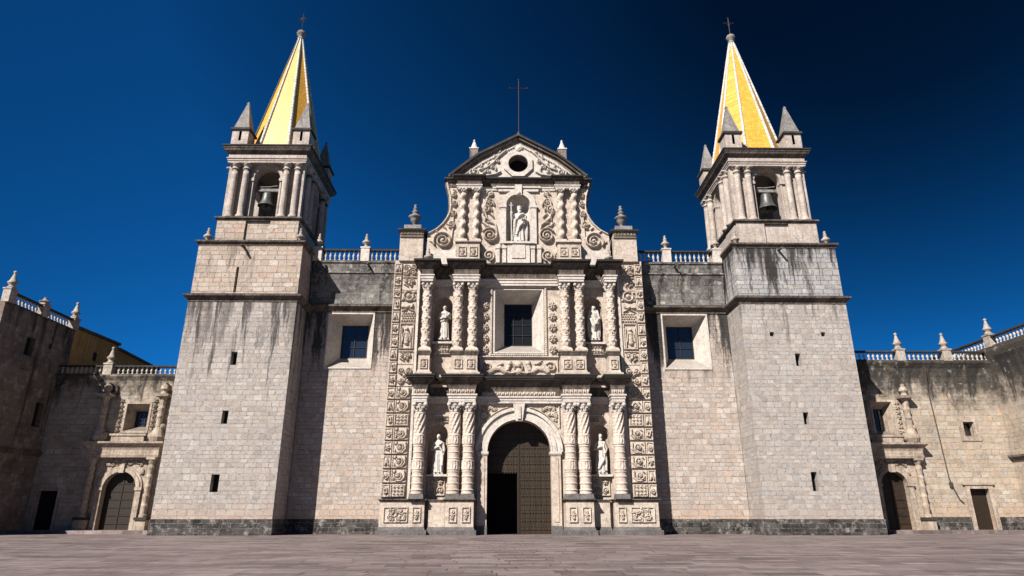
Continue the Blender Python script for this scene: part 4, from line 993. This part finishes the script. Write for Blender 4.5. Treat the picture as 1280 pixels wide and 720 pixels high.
R.spiral(2.95, .62, .22, 1.2, .06, .14, 2, 1); R.spiral(3.3, 1.05, .2, 1.2, .055, .14, 1, -1); R.spiral(3.75, 1.65, .18, 1.2, .05, .14, 0, 1)
for a, b, t in ((2.5, .45, .5), (2.3, 1.05, .9), (2.9, 1.3, .9), (3.4, 1.95, .9), (3.9, 2.5, .8), (1.2, .25, .3), (3.6, .75, 1.2)): R.leaf(a, b, t, .4, .10, .14)
for t in np.linspace(0, 1, 46):                                 # leaf strip under the rake
    R.dot(.75+4.6*t, .22+2.95*t+.35*math.sin(PI*t)*.4, .07, .11 if int(t*45) % 2 else .06)
rp = R.mb(-5.6, 51.145, 29.4)
og = [(-5.2, 29.42), (-.02, 29.42), (-.02, 33.0), (-3.3, 31.15), (-4.4, 30.2)]
def ins(poly_, x, z):
    c = False; n = len(poly_); j = n-1
    for i in range(n):
        xi, zi = poly_[i]; xj, zj = poly_[j]
        if (zi > z) != (zj > z) and x < (xj-xi)*(z-zi)/(zj-zi)+xi: c = not c
        j = i
    return c
rp.f = [f for f in rp.f if all(ins(og, rp.v[i][0], rp.v[i][2]) and rp.v[i][1] < 51.16 and math.hypot(rp.v[i][0], rp.v[i][2]-30.8) > 1.05 for i in f)]
a_ = obj('gable_carving', rp, 'white', gb); mirror(a_)
for s_ in (-1, 1):
    E_ = [(s_*5.95, 29.42), (s_*4.68, 30.55), (s_*3.5, 31.53), (0, 33.5)]
    m = MB(); ps = []
    for a, b in zip(E_[:-1], E_[1:]):
        d = Vector((b[0]-a[0], b[1]-a[1])).normalized(); n_ = Vector((-d.y, d.x))*(1 if s_ < 0 else -1); t = .2
        q = [a, b, (b[0]+n_.x*t, b[1]+n_.y*t), (a[0]+n_.x*t, a[1]+n_.y*t)]
        m.plate(q, [], 50.72, 52.5)
        q2 = [(a[0]-n_.x*.2, a[1]-n_.y*.2), (b[0]-n_.x*.2, b[1]-n_.y*.2), b, a]; ps.append(q2)
    obj('raking_cornice', m, 'soot', gb)
    m = MB()
    for q2 in ps: m.plate(q2, [], 50.9, 51.3)
    obj('raking_moulding', m, 'gable' if s_ < 0 else 'cornice', gb)
    fx = s_*3.95
    fo = obj('gable_pinnacle', MB().box(fx-.36, fx+.36, 51.1, 51.85, 31.2, 32.35), 'gable', pt)
    obj('tip', MB().box(fx-.42, fx+.42, 51.05, 51.9, 32.35, 32.45).lathe(fx, 51.47, [(.4, 32.45), (.28, 32.7), (.15, 33.1), (.09, 33.25), (.12, 33.35), (.02, 33.5)], 10), 'statue', fo)
    obj('corner_block', MB().box(*(sorted((s_*5.7, s_*6.1))), 50.8, 51.6, 29.38, 29.65), 'cornice', gb)
obj('cross_base', MB().lathe(.05, 51.5, [(.28, 33.6), (.3, 33.9), (.16, 34.1), (.05, 34.4)], 10), 'cornice', pt)
m = MB().tube([(.08, 51.5, 34.3), (.08, 51.5, 40.0)], .042, 6).tube([(-.72, 51.5, 39.05), (.9, 51.5, 39.05)], .04, 6)
for a, b in ((-.72, 39.05), (.9, 39.05), (.08, 40.0)): m.sphere((a, 51.5, b), .09, 8, 6)
obj('iron_cross', m, 'iron', pt)

for o_ in list(pt.children):
    if o_.name.split('.')[0] in ('door_jamb', 'archivolt', 'spandrel', 'door_head', 'window', 'beaded_frame', 'rosette', 'window_head', 'window_sill', 'cherub_relief'): o_.location.y += .3
# great door
dr = obj('door', MB().plate(arch(0, 2.46, 0.0, 5.96, 30), [rect(-2.43, -.13, .02, 4.45)], 52.42, 52.6), 'door', pt)
m = MB()
for i in range(13):
    z_ = .35+i*.6
    lim = 2.35 if z_ < 5.9 else math.sqrt(max(.01, 2.35**2-(z_-5.96)**2))
    x = -2.3
    while x < 2.35:
        if abs(x) < lim and not (x < -.08 and z_ < 4.5): m.sphere((x, 52.4, z_), .065, 8, 5, sy=.8)
        x += .21
    if z_ > 4.5: m.box(-lim, lim, 52.405, 52.43, z_+.18, z_+.21)
    else: m.box(.05, lim, 52.405, 52.43, z_+.18, z_+.21)
obj('door_studs', m, 'door', dr)
obj('meeting_strip', MB().box(-.12, .06, 52.36, 52.44, 4.45, 8.3).box(-.12, .06, 52.36, 52.44, 0, 4.45), 'wood', dr)
V_ = [(-3.2, 52.76, 0.01), (3.2, 52.76, .01), (3.2, 56, .01), (-3.2, 56, .01), (-3.2, 52.76, 9), (3.2, 52.76, 9), (3.2, 56, 9), (-3.2, 56, 9)]
obj('dark_interior', MB().add(V_, [(0, 1, 2, 3), (4, 5, 6, 7), (1, 2, 6, 5), (3, 0, 4, 7), (2, 3, 7, 6)]), 'void', dr)
dr.location.y = .3

# ------------------------------------------------------------ statues
def statue(name, base, h, label, build, extras=None, ry=0):
    m = MB(); build(m, h)
    R = Matrix.Translation(base) @ Matrix.Rotation(ry, 4, 'Z'); m.v = [tuple(R @ Vector(v)) for v in m.v]
    root = thing(name, tuple(base), label, 'statue', 'statues in the portal niches')
    o = obj('figure', m, 'statue', root, smooth=True)
    md = o.modifiers.new('fuse', 'REMESH'); md.mode = 'VOXEL'; md.voxel_size = .024; md.use_smooth_shade = True
    p = MB().box(-.42, .42, -.3, .3, 0, .1); p.v = [tuple(R @ Vector(v)) for v in p.v]; obj('plinth_block', p, 'statue', root)
    if extras:
        for nm, mm in extras(h): mm.v = [tuple(R @ Vector(v)) for v in mm.v]; obj(nm, mm, 'statue', root)
    return root
def robe(m, h, prof, folds=9, amp=.035, seed=0, tw=.25):
    n = 56; rn = random.Random(seed); v = []
    for rx, ry, z, dy in prof:
        fa = amp*min(1, max(0, (.78-z)/.5))
        for i in range(n):
            a = 2*PI*i/n; k = 1+fa/.2*(.6*math.sin(folds*a+seed+z*tw*10)+.4*math.sin(folds*1.7*a+2*seed))
            v.append((rx*h*k*math.cos(a), (ry*k*math.sin(a)+dy)*h, z*h))
    r = len(prof); f = [(j*n+i, j*n+(i+1) % n, (j+1)*n+(i+1) % n, (j+1)*n+i) for j in range(r-1) for i in range(n)]
    f += [tuple(range(n-1, -1, -1)), tuple((r-1)*n+i for i in range(n))]
    m.add(v, f)
def body(m, h, w=1.0, folds=9, seed=0, cape=False):
    pr = [(.125, .10, .03, 0), (.135, .105, .06, 0), (.13, .10, .2, 0), (.12, .092, .36, 0), (.118, .088, .48, 0), (.098, .072, .60, 0), (.108, .075, .70, 0), (.122, .074, .775, 0), (.105, .062, .815, 0), (.045, .045, .84, 0), (.034, .036, .86, 0)]
    robe(m, h, [(a*w, b, c, d) for a, b, c, d in pr], folds, .04, seed)
def head(m, h, beard=False, hair='bald', tx=0):
    c = (tx*h, -.012*h, .93*h); r = .062*h
    m.tube([(0, 0, .82*h), (tx*h*.7, -.005*h, .90*h)], .034*h, 10)
    m.sphere(c, r, 18, 12, sx=.82, sy=.98, sz=1.12)
    m.sphere((c[0], c[1]-.012*h, c[2]-.035*h), .04*h, 12, 8, sx=.9)          # jaw
    m.tube([(c[0], c[1]-.056*h, c[2]+.012*h), (c[0], c[1]-.074*h, c[2]-.014*h)], [.008*h, .014*h], 6)   # nose
    for q in (-1, 1):
        m.sphere((c[0]+q*.022*h, c[1]-.054*h, c[2]+.016*h), .011*h, 8, 6, sz=.5); m.sphere((c[0]+q*.053*h, c[1]+.004*h, c[2]), .014*h, 8, 6, sx=.5, sz=1.2)
    m.tube([(c[0]-.018*h, c[1]-.052*h, c[2]-.032*h), (c[0]+.018*h, c[1]-.052*h, c[2]-.032*h)], .006*h, 6)
    if beard: m.sphere((c[0], c[1]-.04*h, c[2]-.068*h), .042*h, 12, 8, sy=.7, sz=1.2)
    if hair == 'long':
        m.sphere((c[0], c[1]+.012*h, c[2]+.012*h), r*1.1, 14, 10, sx=.92, sz=1.05)
        for q in (-1, 1): m.tube([(c[0]+q*.05*h, c[1]+.015*h, c[2]), (c[0]+q*.06*h, .015*h, .84*h), (q*.07*h, .02*h, .78*h)], [.026*h, .028*h, .018*h], 8)
    if hair == 'veil':
        m.sphere((c[0], c[1]+.014*h, c[2]+.014*h), r*1.18, 16, 10, sx=.98, sz=1.1)
        m.tube([(0, .03*h, .93*h), (0, .045*h, .80*h), (0, .05*h, .6*h)], [.07*h, .1*h, .11*h], 14)
    if hair == 'short': m.sphere((c[0], c[1]+.010*h, c[2]+.02*h), r*1.03, 14, 10, sx=.88)
    if hair == 'crown':
        m.sphere((c[0], c[1]+.012*h, c[2]+.014*h), r*1.1, 14, 10, sx=.92)
        m.lathe(c[0], c[1], [(.055*h, .96*h), (.066*h, 1.02*h), (.05*h, 1.02*h), (.04*h, .97*h)], 10)
def arm(m, h, q, elbow, hand, fd=(0, -1, 0), sleeve=True):
    S_ = Vector((q*.108*h, 0, .785*h)); E_ = Vector(elbow)*h; H_ = Vector(hand)*h
    m.tube([S_, (S_+E_)/2, E_, (E_+H_)/2, H_], [.042*h, .04*h, .037*h, .034*h if sleeve else .026*h, .036*h if sleeve else .019*h], 10)
    d = Vector(fd).normalized(); P_ = H_+d*.028*h
    m.tube([H_, P_], [.018*h, .022*h], 8)
    side = d.cross(Vector((0, 0, 1))); side = side.normalized() if side.length > .1 else Vector((1, 0, 0)); up = side.cross(d)
    for i, L in enumerate((.032, .037, .035, .028)):
        b = P_+side*(i-1.5)*.0115*h; m.tube([b, b+d*L*h*.55, b+d*L*h*.9-up*.012*h], [.0068*h, .0066*h, .0055*h], 6)
    m.tube([H_+d*.008*h, H_+d*.02*h+side*.026*h+up*.006*h, H_+d*.038*h+side*.03*h], [.008*h, .0075*h, .006*h], 6)
def feet(m, h):
    for q in (-1, 1): m.sphere((q*.05*h, -.10*h, .045*h), .03*h, 10, 6, sx=.8, sy=1.9, sz=.6)
def mantle(m, h, pts, r=.04):
    m.tube([Vector(p_)*h for p_ in pts], [r*h]*len(pts), 8)

def st1(m, h):   # lower left: bald, arms close to the chest, long robe
    body(m, h, .95, 8, 1); head(m, h); feet(m, h)
    arm(m, h, -1, (-.15, -.02, .60), (-.03, -.11, .66), (1, -.2, .1)); arm(m, h, 1, (.15, 0, .60), (.12, -.07, .45), (0, -.2, -1))
    mantle(m, h, [(-.11, -.04, .79), (0, -.095, .70), (.10, -.085, .58), (.12, -.05, .42), (.11, -.08, .2)], .028); mantle(m, h, [(.11, -.03, .79), (.02, -.09, .72), (-.1, -.07, .62)], .022)
def st2(m, h):   # lower right: bearded, hand at the breast, leaning drapery
    body(m, h, 1.0, 7, 3); head(m, h, True, 'short', .004); feet(m, h)
    arm(m, h, -1, (-.155, -.02, .61), (-.02, -.12, .68), (1, -.1, .2)); arm(m, h, 1, (.15, 0, .60), (.10, -.11, .52), (-.3, -1, 0))
    mantle(m, h, [(.11, -.03, .80), (.06, -.09, .66), (.11, -.09, .52), (.05, -.12, .34), (-.09, -.1, .12)], .033); mantle(m, h, [(.12, -.06, .5), (.13, -.06, .3), (.12, -.06, .08)], .03)
def st3(m, h):   # upper left: robed, book at the waist
    body(m, h, .9, 11, 5); head(m, h, False, 'bald', 0); feet(m, h)
    arm(m, h, -1, (-.15, -.01, .61), (-.05, -.12, .60), (1, -.2, 0)); arm(m, h, 1, (.15, 0, .62), (.05, -.12, .66), (-1, -.2, .2))
    mantle(m, h, [(-.12, -.03, .79), (-.02, -.1, .74), (.1, -.08, .7), (.12, 0, .78)], .026); mantle(m, h, [(-.11, -.05, .52), (0, -.1, .55), (.11, -.05, .60)], .026)
def st4(m, h):   # upper right: veiled, holding out cloth
    body(m, h, 1.05, 9, 7); head(m, h, False, 'veil'); feet(m, h)
    arm(m, h, -1, (-.165, -.03, .62), (-.08, -.15, .58), (.7, -.7, 0)); arm(m, h, 1, (.165, -.03, .62), (.08, -.15, .58), (-.7, -.7, 0))
    m.tube([Vector((-.08, -.15, .57))*h, Vector((-.02, -.14, .40))*h, Vector((.0, -.12, .26))*h], [.045*h, .06*h, .02*h], 10); m.tube([Vector((.08, -.15, .57))*h, Vector((.04, -.14, .44))*h], [.045*h, .05*h], 10)
    mantle(m, h, [(-.1, .0, .88), (-.14, 0, .7), (-.16, 0, .4), (-.14, 0, .1)], .035); mantle(m, h, [(.1, .0, .88), (.14, 0, .7), (.16, 0, .4), (.14, 0, .1)], .035)
def st5(m, h):   # gable: crowned figure in a wide mantle, one arm lifted with a staff
    body(m, h, 1.15, 8, 9); head(m, h, True, 'crown', 0); feet(m, h)
    arm(m, h, -1, (-.19, -.04, .66), (-.20, -.12, .80), (0, -.3, 1)); arm(m, h, 1, (.17, -.02, .62), (.08, -.14, .62), (-.6, -.8, 0))
    mantle(m, h, [(.1, -.04, .80), (0, -.11, .74), (-.11, -.09, .62), (-.13, -.06, .4), (-.16, -.04, .08)], .04); mantle(m, h, [(.12, 0, .78), (.17, 0, .55), (.18, 0, .3), (.16, 0, .06)], .04)
    mantle(m, h, [(.1, -.1, .56), (.0, -.13, .44), (-.08, -.12, .2)], .035)
def book(h): 
    return [('book', MB().box(-.06*h, .05*h, -.155*h, -.125*h, .60*h, .70*h))]
def staff(h):
    return [('staff', MB().tube([Vector((-.20, -.13, .02))*h, Vector((-.21, -.13, 1.08))*h], .012*h, 8).tube([Vector((-.26, -.13, 1.0))*h, Vector((-.155, -.13, 1.0))*h], .011*h, 8))]
statue('saint_statue', (-6.22, 51.7, 4.32), 3.0, 'pale stone statue of a bald robed figure in the lower left niche beside the door', st1)
statue('saint_statue', (6.30, 51.7, 4.32), 3.0, 'pale stone statue of a bearded robed figure with draped mantle in the lower right niche', st2)
statue('saint_statue', (-6.08, 51.7, 14.82), 2.95, 'slim pale statue of a robed figure holding a book in the upper left niche', st3, book)
statue('saint_statue', (6.2, 51.7, 14.82), 2.95, 'pale statue of a veiled figure holding out cloth in the upper right niche', st4)
statue('saint_statue', (.1, 51.35, 23.2), 3.45, 'crowned stone statue holding a staff in the topmost niche beneath the gable', st5, staff)

# ------------------------------------------------------------ convent wings
def wing_portal(b, cx, r, zs, s_, sill, win, ztop, mirrorx):
    """decorated doorway on the wing wall at Y=56"""
    y = 56.0; k = mirrorx
    d = obj('door', MB().box(cx-r-.05, cx+r+.05, y+.42, y+.5, .25, zs+r+.05), 'door_brown' if s_ > 0 else 'wood', b)
    m = MB()
    for i in range(4 if s_ > 0 else 7): m.box(cx-r+.1, cx-.05, y+.38, y+.425, .7+i*.62, .74+i*.62); m.box(cx+.05, cx+r-.1, y+.38, y+.425, .7+i*.62, .74+i*.62)
    m.box(cx-.05, cx+.05, y+.37, y+.425, .25, zs+r)
    obj('door_rail', m, 'wood', d)
    m = MB(); ring_arch(m, cx, r, r+.3, zs, y-.2, y+.02); ring_arch(m, cx, r+.3, r+.48, zs, y-.12, y+.02)
    for q in (-1, 1): m.box(*(sorted((cx+q*(r+.003), cx+q*(r+.45)))), y-.18, y+.02, .25, zs).box(*(sorted((cx+q*(r-.05), cx+q*(r+.52)))), y-.26, y+.1, zs-.12, zs+.12)
    m.box(cx-.2, cx+.2, y-.32, y, zs+r-.1, zs+r+.55)
    obj('door_surround', m, 'trim', b)
    W2 = r+1.55
    for q in (-1, 1):
        px = cx+q*(r+1.05)
        m = MB().box(px-.42, px+.42, y-.6, y+.02, .25, 1.0); pd = obj('pedestal', m, 'trim', b)
        obj('cap', MB().box(px-.5, px+.5, y-.7, y+.01, 1.0, 1.22, .0, .0), 'soot', pd)
        pr = [(.3, 1.22), (.3, 1.4), (.2, 1.5)]
        for j in range(5): pr += [(.21, 1.55+j*.74), (.23, 1.9+j*.74), (.26, 2.05+j*.74), (.26, 2.12+j*.74)]
        pr += [(.2, 5.3), (.32, 5.7)]
        obj('column', MB().lathe(px, y-.32, pr, 14).box(px-.36, px+.36, y-.66, y, 5.68, 5.85), 'trim', b, smooth=False)
    obj('entablature', MB().sweep([(cx-W2, y), (cx-W2, y-.55), (cx+W2, y-.55), (cx+W2, y)], [(-.5, 5.85), (0, 5.85), (.04, 6.05), (0, 6.1), (0, 6.45), (.1, 6.7), (.38, 6.95), (.4, 7.1), (-.5, 7.16)]).box(cx-W2+.2, cx+W2-.2, y-.5, y+.01, 5.86, 7.1), 'trim', b)
    R = Rel(2*r+1.1, 1.3, .04)
    for i in range(26):
        rn = random.Random(i); R.spiral(rn.uniform(.15, R.w-.15), rn.uniform(.15, 1.15), .14, 1.1, .045, .08, rn.uniform(0, 6), rn.choice((-1, 1)))
    R.H[np.hypot(R.X-R.w/2, R.Z+(5.84-1.3-zs-.0)*1+0.0-0.0) < 0] = 0
    R.H[np.hypot(R.X-R.w/2, R.Z+4.5-zs) < r+.5] = 0
    sp_ = R.mb(cx-R.w/2, y-.02, 4.5); sp_.f = [f for f in sp_.f if all(math.hypot(sp_.v[i][0]-cx, sp_.v[i][2]-zs) > r+.2 and sp_.v[i][1] < y-.01 for i in f)]
    obj('spandrel', sp_, 'trim', b)
    obj('sill_stage', MB().box(cx-1.35, cx+1.35, y-.3, y+.01, 7.12, 7.75).box(cx-1.5, cx+1.5, y-.38, y+.01, 7.62, 7.78), 'trim', b)
    wx0, wx1, wz0, wz1 = win
    window_unit(b, wx0, wx1, wz0, wz1, wx0+.35, wx1-.35, wz0+.45, wz1-.5, y, 1.0, mat='trim', lip=.18, rows=4, cols=3, frmat='frame')
    for q in (-1, 1):
        px = cx+q*(r+1.05)
        m = MB().lathe(px, y-.25, [(.5, 7.15), (.62, 7.5), (.42, 8.0), (.26, 8.3), (.24, 9.6), (.3, 9.9), (.24, 10.1), (.28, 10.7), (.4, 10.85)], 12)
        m.sphere((px-q*.35, y-.2, 7.6), .42).sphere((px+q*.25, y-.15, 8.35), .3).sphere((px, y-.3, 9.2), .27)
        m.box(px-.55, px+.55, y-.75, y+.01, 10.85, 11.05, -.06, -.05)
        m.lathe(px, y-.3, [(.3, 11.05), (.22, 11.3), (.36, 11.5), (.3, 11.75), (.16, 11.9), (.2, 12.05), (.02, 12.15)], 10)
        obj('candelabrum_column', m, 'trim', b)
        R = Rel(.5, 2.9, .04)
        for j in range(7): R.rosette(.25, .2+j*.41, .2, .1, 5, j)
        xx = wx0-.72 if q < 0 else wx1+.22
        obj('leaf_strip', R.mb(xx, y-.01, 7.85), 'trim', b)
    return d

# left wing
zL = 12.74
lw = thing('convent_wing', (-33, 56, .25), 'left convent wing beside the left tower, mostly in shadow, with arched doorway and balustrade', 'building', 'convent wings')
hs = [arch(-32.4, 1.35, .252, 3.4), rect(-33.1, -31.1, 8.0, 10.35), rect(-38.9, -37.3, .252, 3.25)]
obj('wall', MB().plate(rect(-39.5, -26.5, .25, zL-.1), hs, 56.0, 56.9), 'wing', lw)
obj('core', MB().box(-39.4, -26.5, 57.3, 70, .25, 12.2), 'void', lw)
obj('roof', MB().box(-39.5, -26.5, 56.9, 70, 12.2, 12.5), 'cornice', lw)
obj('side_door', MB().box(-38.95, -37.25, 56.35, 56.45, .25, 3.3), 'void', lw)
wing_portal(lw, -32.4, 1.35, 3.4, -1, 7.1, (-33.05, -31.15, 8.05, 10.3), zL, 1)
obj('parapet', MB().sweep([(-39.5, 56), (-26.5, 56)], [(-.3, 10.9), (.0, 10.9), (.02, 11.6), (.12, 12.3), (.32, 12.62), (.32, 12.76), (-.3, 12.78)]), 'wing', lw)
balustrade(lw, (-39.4, 55.95), (-26.5, 55.95), zL, .74+.1, [4.2, 11.2], fin=FIN_S, pmat='pot')
obj('door_frame', MB().plate(rect(-39.15, -37.05, .25, 3.5), [rect(-38.9, -37.3, .26, 3.25)], 55.93, 56.02), 'trim', lw)
# right wing
rw = thing('convent_wing', (35, 56, .25), 'right convent wing of sunlit warm stone with arched door and small square window', 'building', 'convent wings')
cxr = 31.1
hs = [arch(cxr, 1.1, .252, 3.75), rect(30.4, 32.2, 7.75, 10.65), rect(37.95, 38.95, 7.7, 8.95), rect(37.3, 38.9, .252, 3.45)]
obj('wall', MB().plate(rect(26.5, 41.5, .25, 13.0), hs, 56.0, 57.2), 'wing', rw)
obj('core', MB().box(26.5, 41.4, 57.3, 70, .25, 13), 'void', rw)
obj('roof', MB().box(26.5, 41.5, 57.2, 70, 13.4, 13.7), 'cornice', rw)
obj('wall_plinth', MB().box(33.6, 37.05, 55.93, 56.05, .2, 1.25), 'plinth', rw); obj('wall_plinth', MB().box(39.15, 41.5, 55.93, 56.05, .2, 1.25), 'plinth', rw)
wing_portal(rw, cxr, 1.1, 3.75, 1, 7.1, (30.45, 32.15, 7.8, 10.6), 14, 1)
obj('parapet', MB().sweep([(26.5, 56), (41.5, 56)], [(-.3, 11.1), (.0, 11.1), (.03, 11.8), (.1, 12.6), (.28, 13.5), (.5, 13.95), (.5, 14.12), (-.3, 14.16)]), 'wing', rw)
obj('parapet_core', MB().box(26.5, 41.5, 56.2, 57.2, 13.0, 14.1), 'wing', rw)
balustrade(rw, (26.6, 55.8), (41.4, 55.8), 14.14, .9, [7.0, 11.1], fin=FIN_S, pmat='pot')
window_unit(rw, 37.98, 38.92, 7.72, 8.92, 38.05, 38.85, 7.8, 8.85, 56.0, .5, mat='trim', lip=.4, rows=2, cols=2)
dd = obj('side_door', MB().box(37.25, 38.95, 56.4, 56.5, .25, 3.5), 'wood', rw)
obj('door_frame', MB().plate(rect(36.95, 39.25, .25, 3.75), [rect(37.3, 38.9, .252, 3.45)], 55.9, 56.02).box(36.75, 39.4, 55.82, 56.02, 3.75, 3.9), 'trim', rw)
obj('cable', MB().tube([(35.5, 55.55, 13.5), (35.55, 55.9, 11.5), (35.7, 55.95, 8), (35.8, 55.95, 4.3), (35.95, 55.93, 3.6), (36.3, 55.93, 2.6), (36.6, 55.93, 2.3)], .045, 6), 'pipe', rw)
obj('junction_box', MB().box(35.72, 35.98, 55.85, 56.0, 3.55, 3.95), 'pipe', rw)

# side buildings running towards the viewer
sb = thing('side_building', (-43, 52, 0), 'dark shaded stone building at the far left edge with balustraded roof and pear-shaped finials', 'building')
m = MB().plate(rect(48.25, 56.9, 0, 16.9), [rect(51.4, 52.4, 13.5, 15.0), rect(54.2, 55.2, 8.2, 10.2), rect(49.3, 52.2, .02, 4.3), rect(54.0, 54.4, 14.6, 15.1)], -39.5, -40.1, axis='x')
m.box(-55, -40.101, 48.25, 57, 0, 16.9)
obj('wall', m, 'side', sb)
for a, b, c_, d_ in ((51.4, 52.4, 13.5, 15.0), (54.2, 55.2, 8.2, 10.2), (49.3, 52.2, .02, 4.3), (54.0, 54.4, 14.6, 15.1)): obj('opening', MB().box(-40.05, -39.95, a, b, c_, d_), 'void', sb)
obj('string_course', MB().sweep([(-39.5, 48.0), (-39.5, 56.0)], [(-.1, 5.9), (.04, 5.9), (.25, 6.15), (.25, 6.3), (-.1, 6.35)]), 'cornice', sb)
bb = balustrade(sb, (-39.6, 48.3), (-39.6, 56.9), 16.9, .95, [.3, 4.2, 8.3], fin=FIN_S, pmat='pot')
fs = sorted([o_ for o_ in bpy.data.objects if o_.parent == bb and o_.name.startswith('finial')], key=lambda o_: o_.location.y)
fs[1].scale = (1.15, 1.15, .4)                                    # the broken middle one
m = MB().box(-39.55, -39.3, 56.95, 57, 0, .1)
yb = thing('ochre_building', (-42, 64, 0), 'ochre plastered building with a sloping roof edge rising behind the left wing', 'building')
m = MB().plate([(56.92, 13), (72, 13), (72, 16.6), (64, 16.9), (63.9, 17.35), (56.92, 17.2)], [], -39.55, -48, axis='x'); m.box(-48, -39.55, 56.93, 72, 0, 13)
obj('wall', m, 'ochre', yb)
m = MB().plate([(56.92, 17.2), (63.9, 17.35), (63.9, 17.6), (56.92, 17.45)], [], -39.35, -48, axis='x').plate([(64, 16.9), (72, 16.6), (72, 16.8), (63.95, 17.15)], [], -39.35, -48, axis='x')
obj('roof', m, 'cornice', yb)
obj('window', MB().box(-39.6, -39.53, 60.2, 60.7, 15.0, 15.8), 'void', yb)
rb = thing('side_building', (45, 52, 0), 'sunlit stained stone building at the far right edge with a balustraded roof', 'building')
obj('wall', MB().box(41.5, 56, 47, 66, 0, 15.2), 'wing', rb)
obj('wall_plinth', MB().box(41.43, 41.55, 47, 55.9, 0, 1.25), 'plinth', rb)
obj('parapet', MB().sweep([(41.5, 66), (41.5, 47)], [(-.2, 11.6), (.0, 11.6), (.04, 12.5), (.2, 14.0), (.42, 14.9), (.42, 15.22), (-.2, 15.25)]), 'wing', rb)
obj('string_course', MB().sweep([(41.5, 56), (41.5, 47)], [(-.1, 5.7), (.04, 5.7), (.3, 5.95), (.3, 6.1), (-.1, 6.15)]), 'cornice', rb)
balustrade(rb, (41.35, 66), (41.35, 47.0), 15.22, .95, [11.0], fin=FIN_S, pmat='pot')
for o_ in list(bpy.data.objects):
    if 'origin' in o_: del o_['origin']
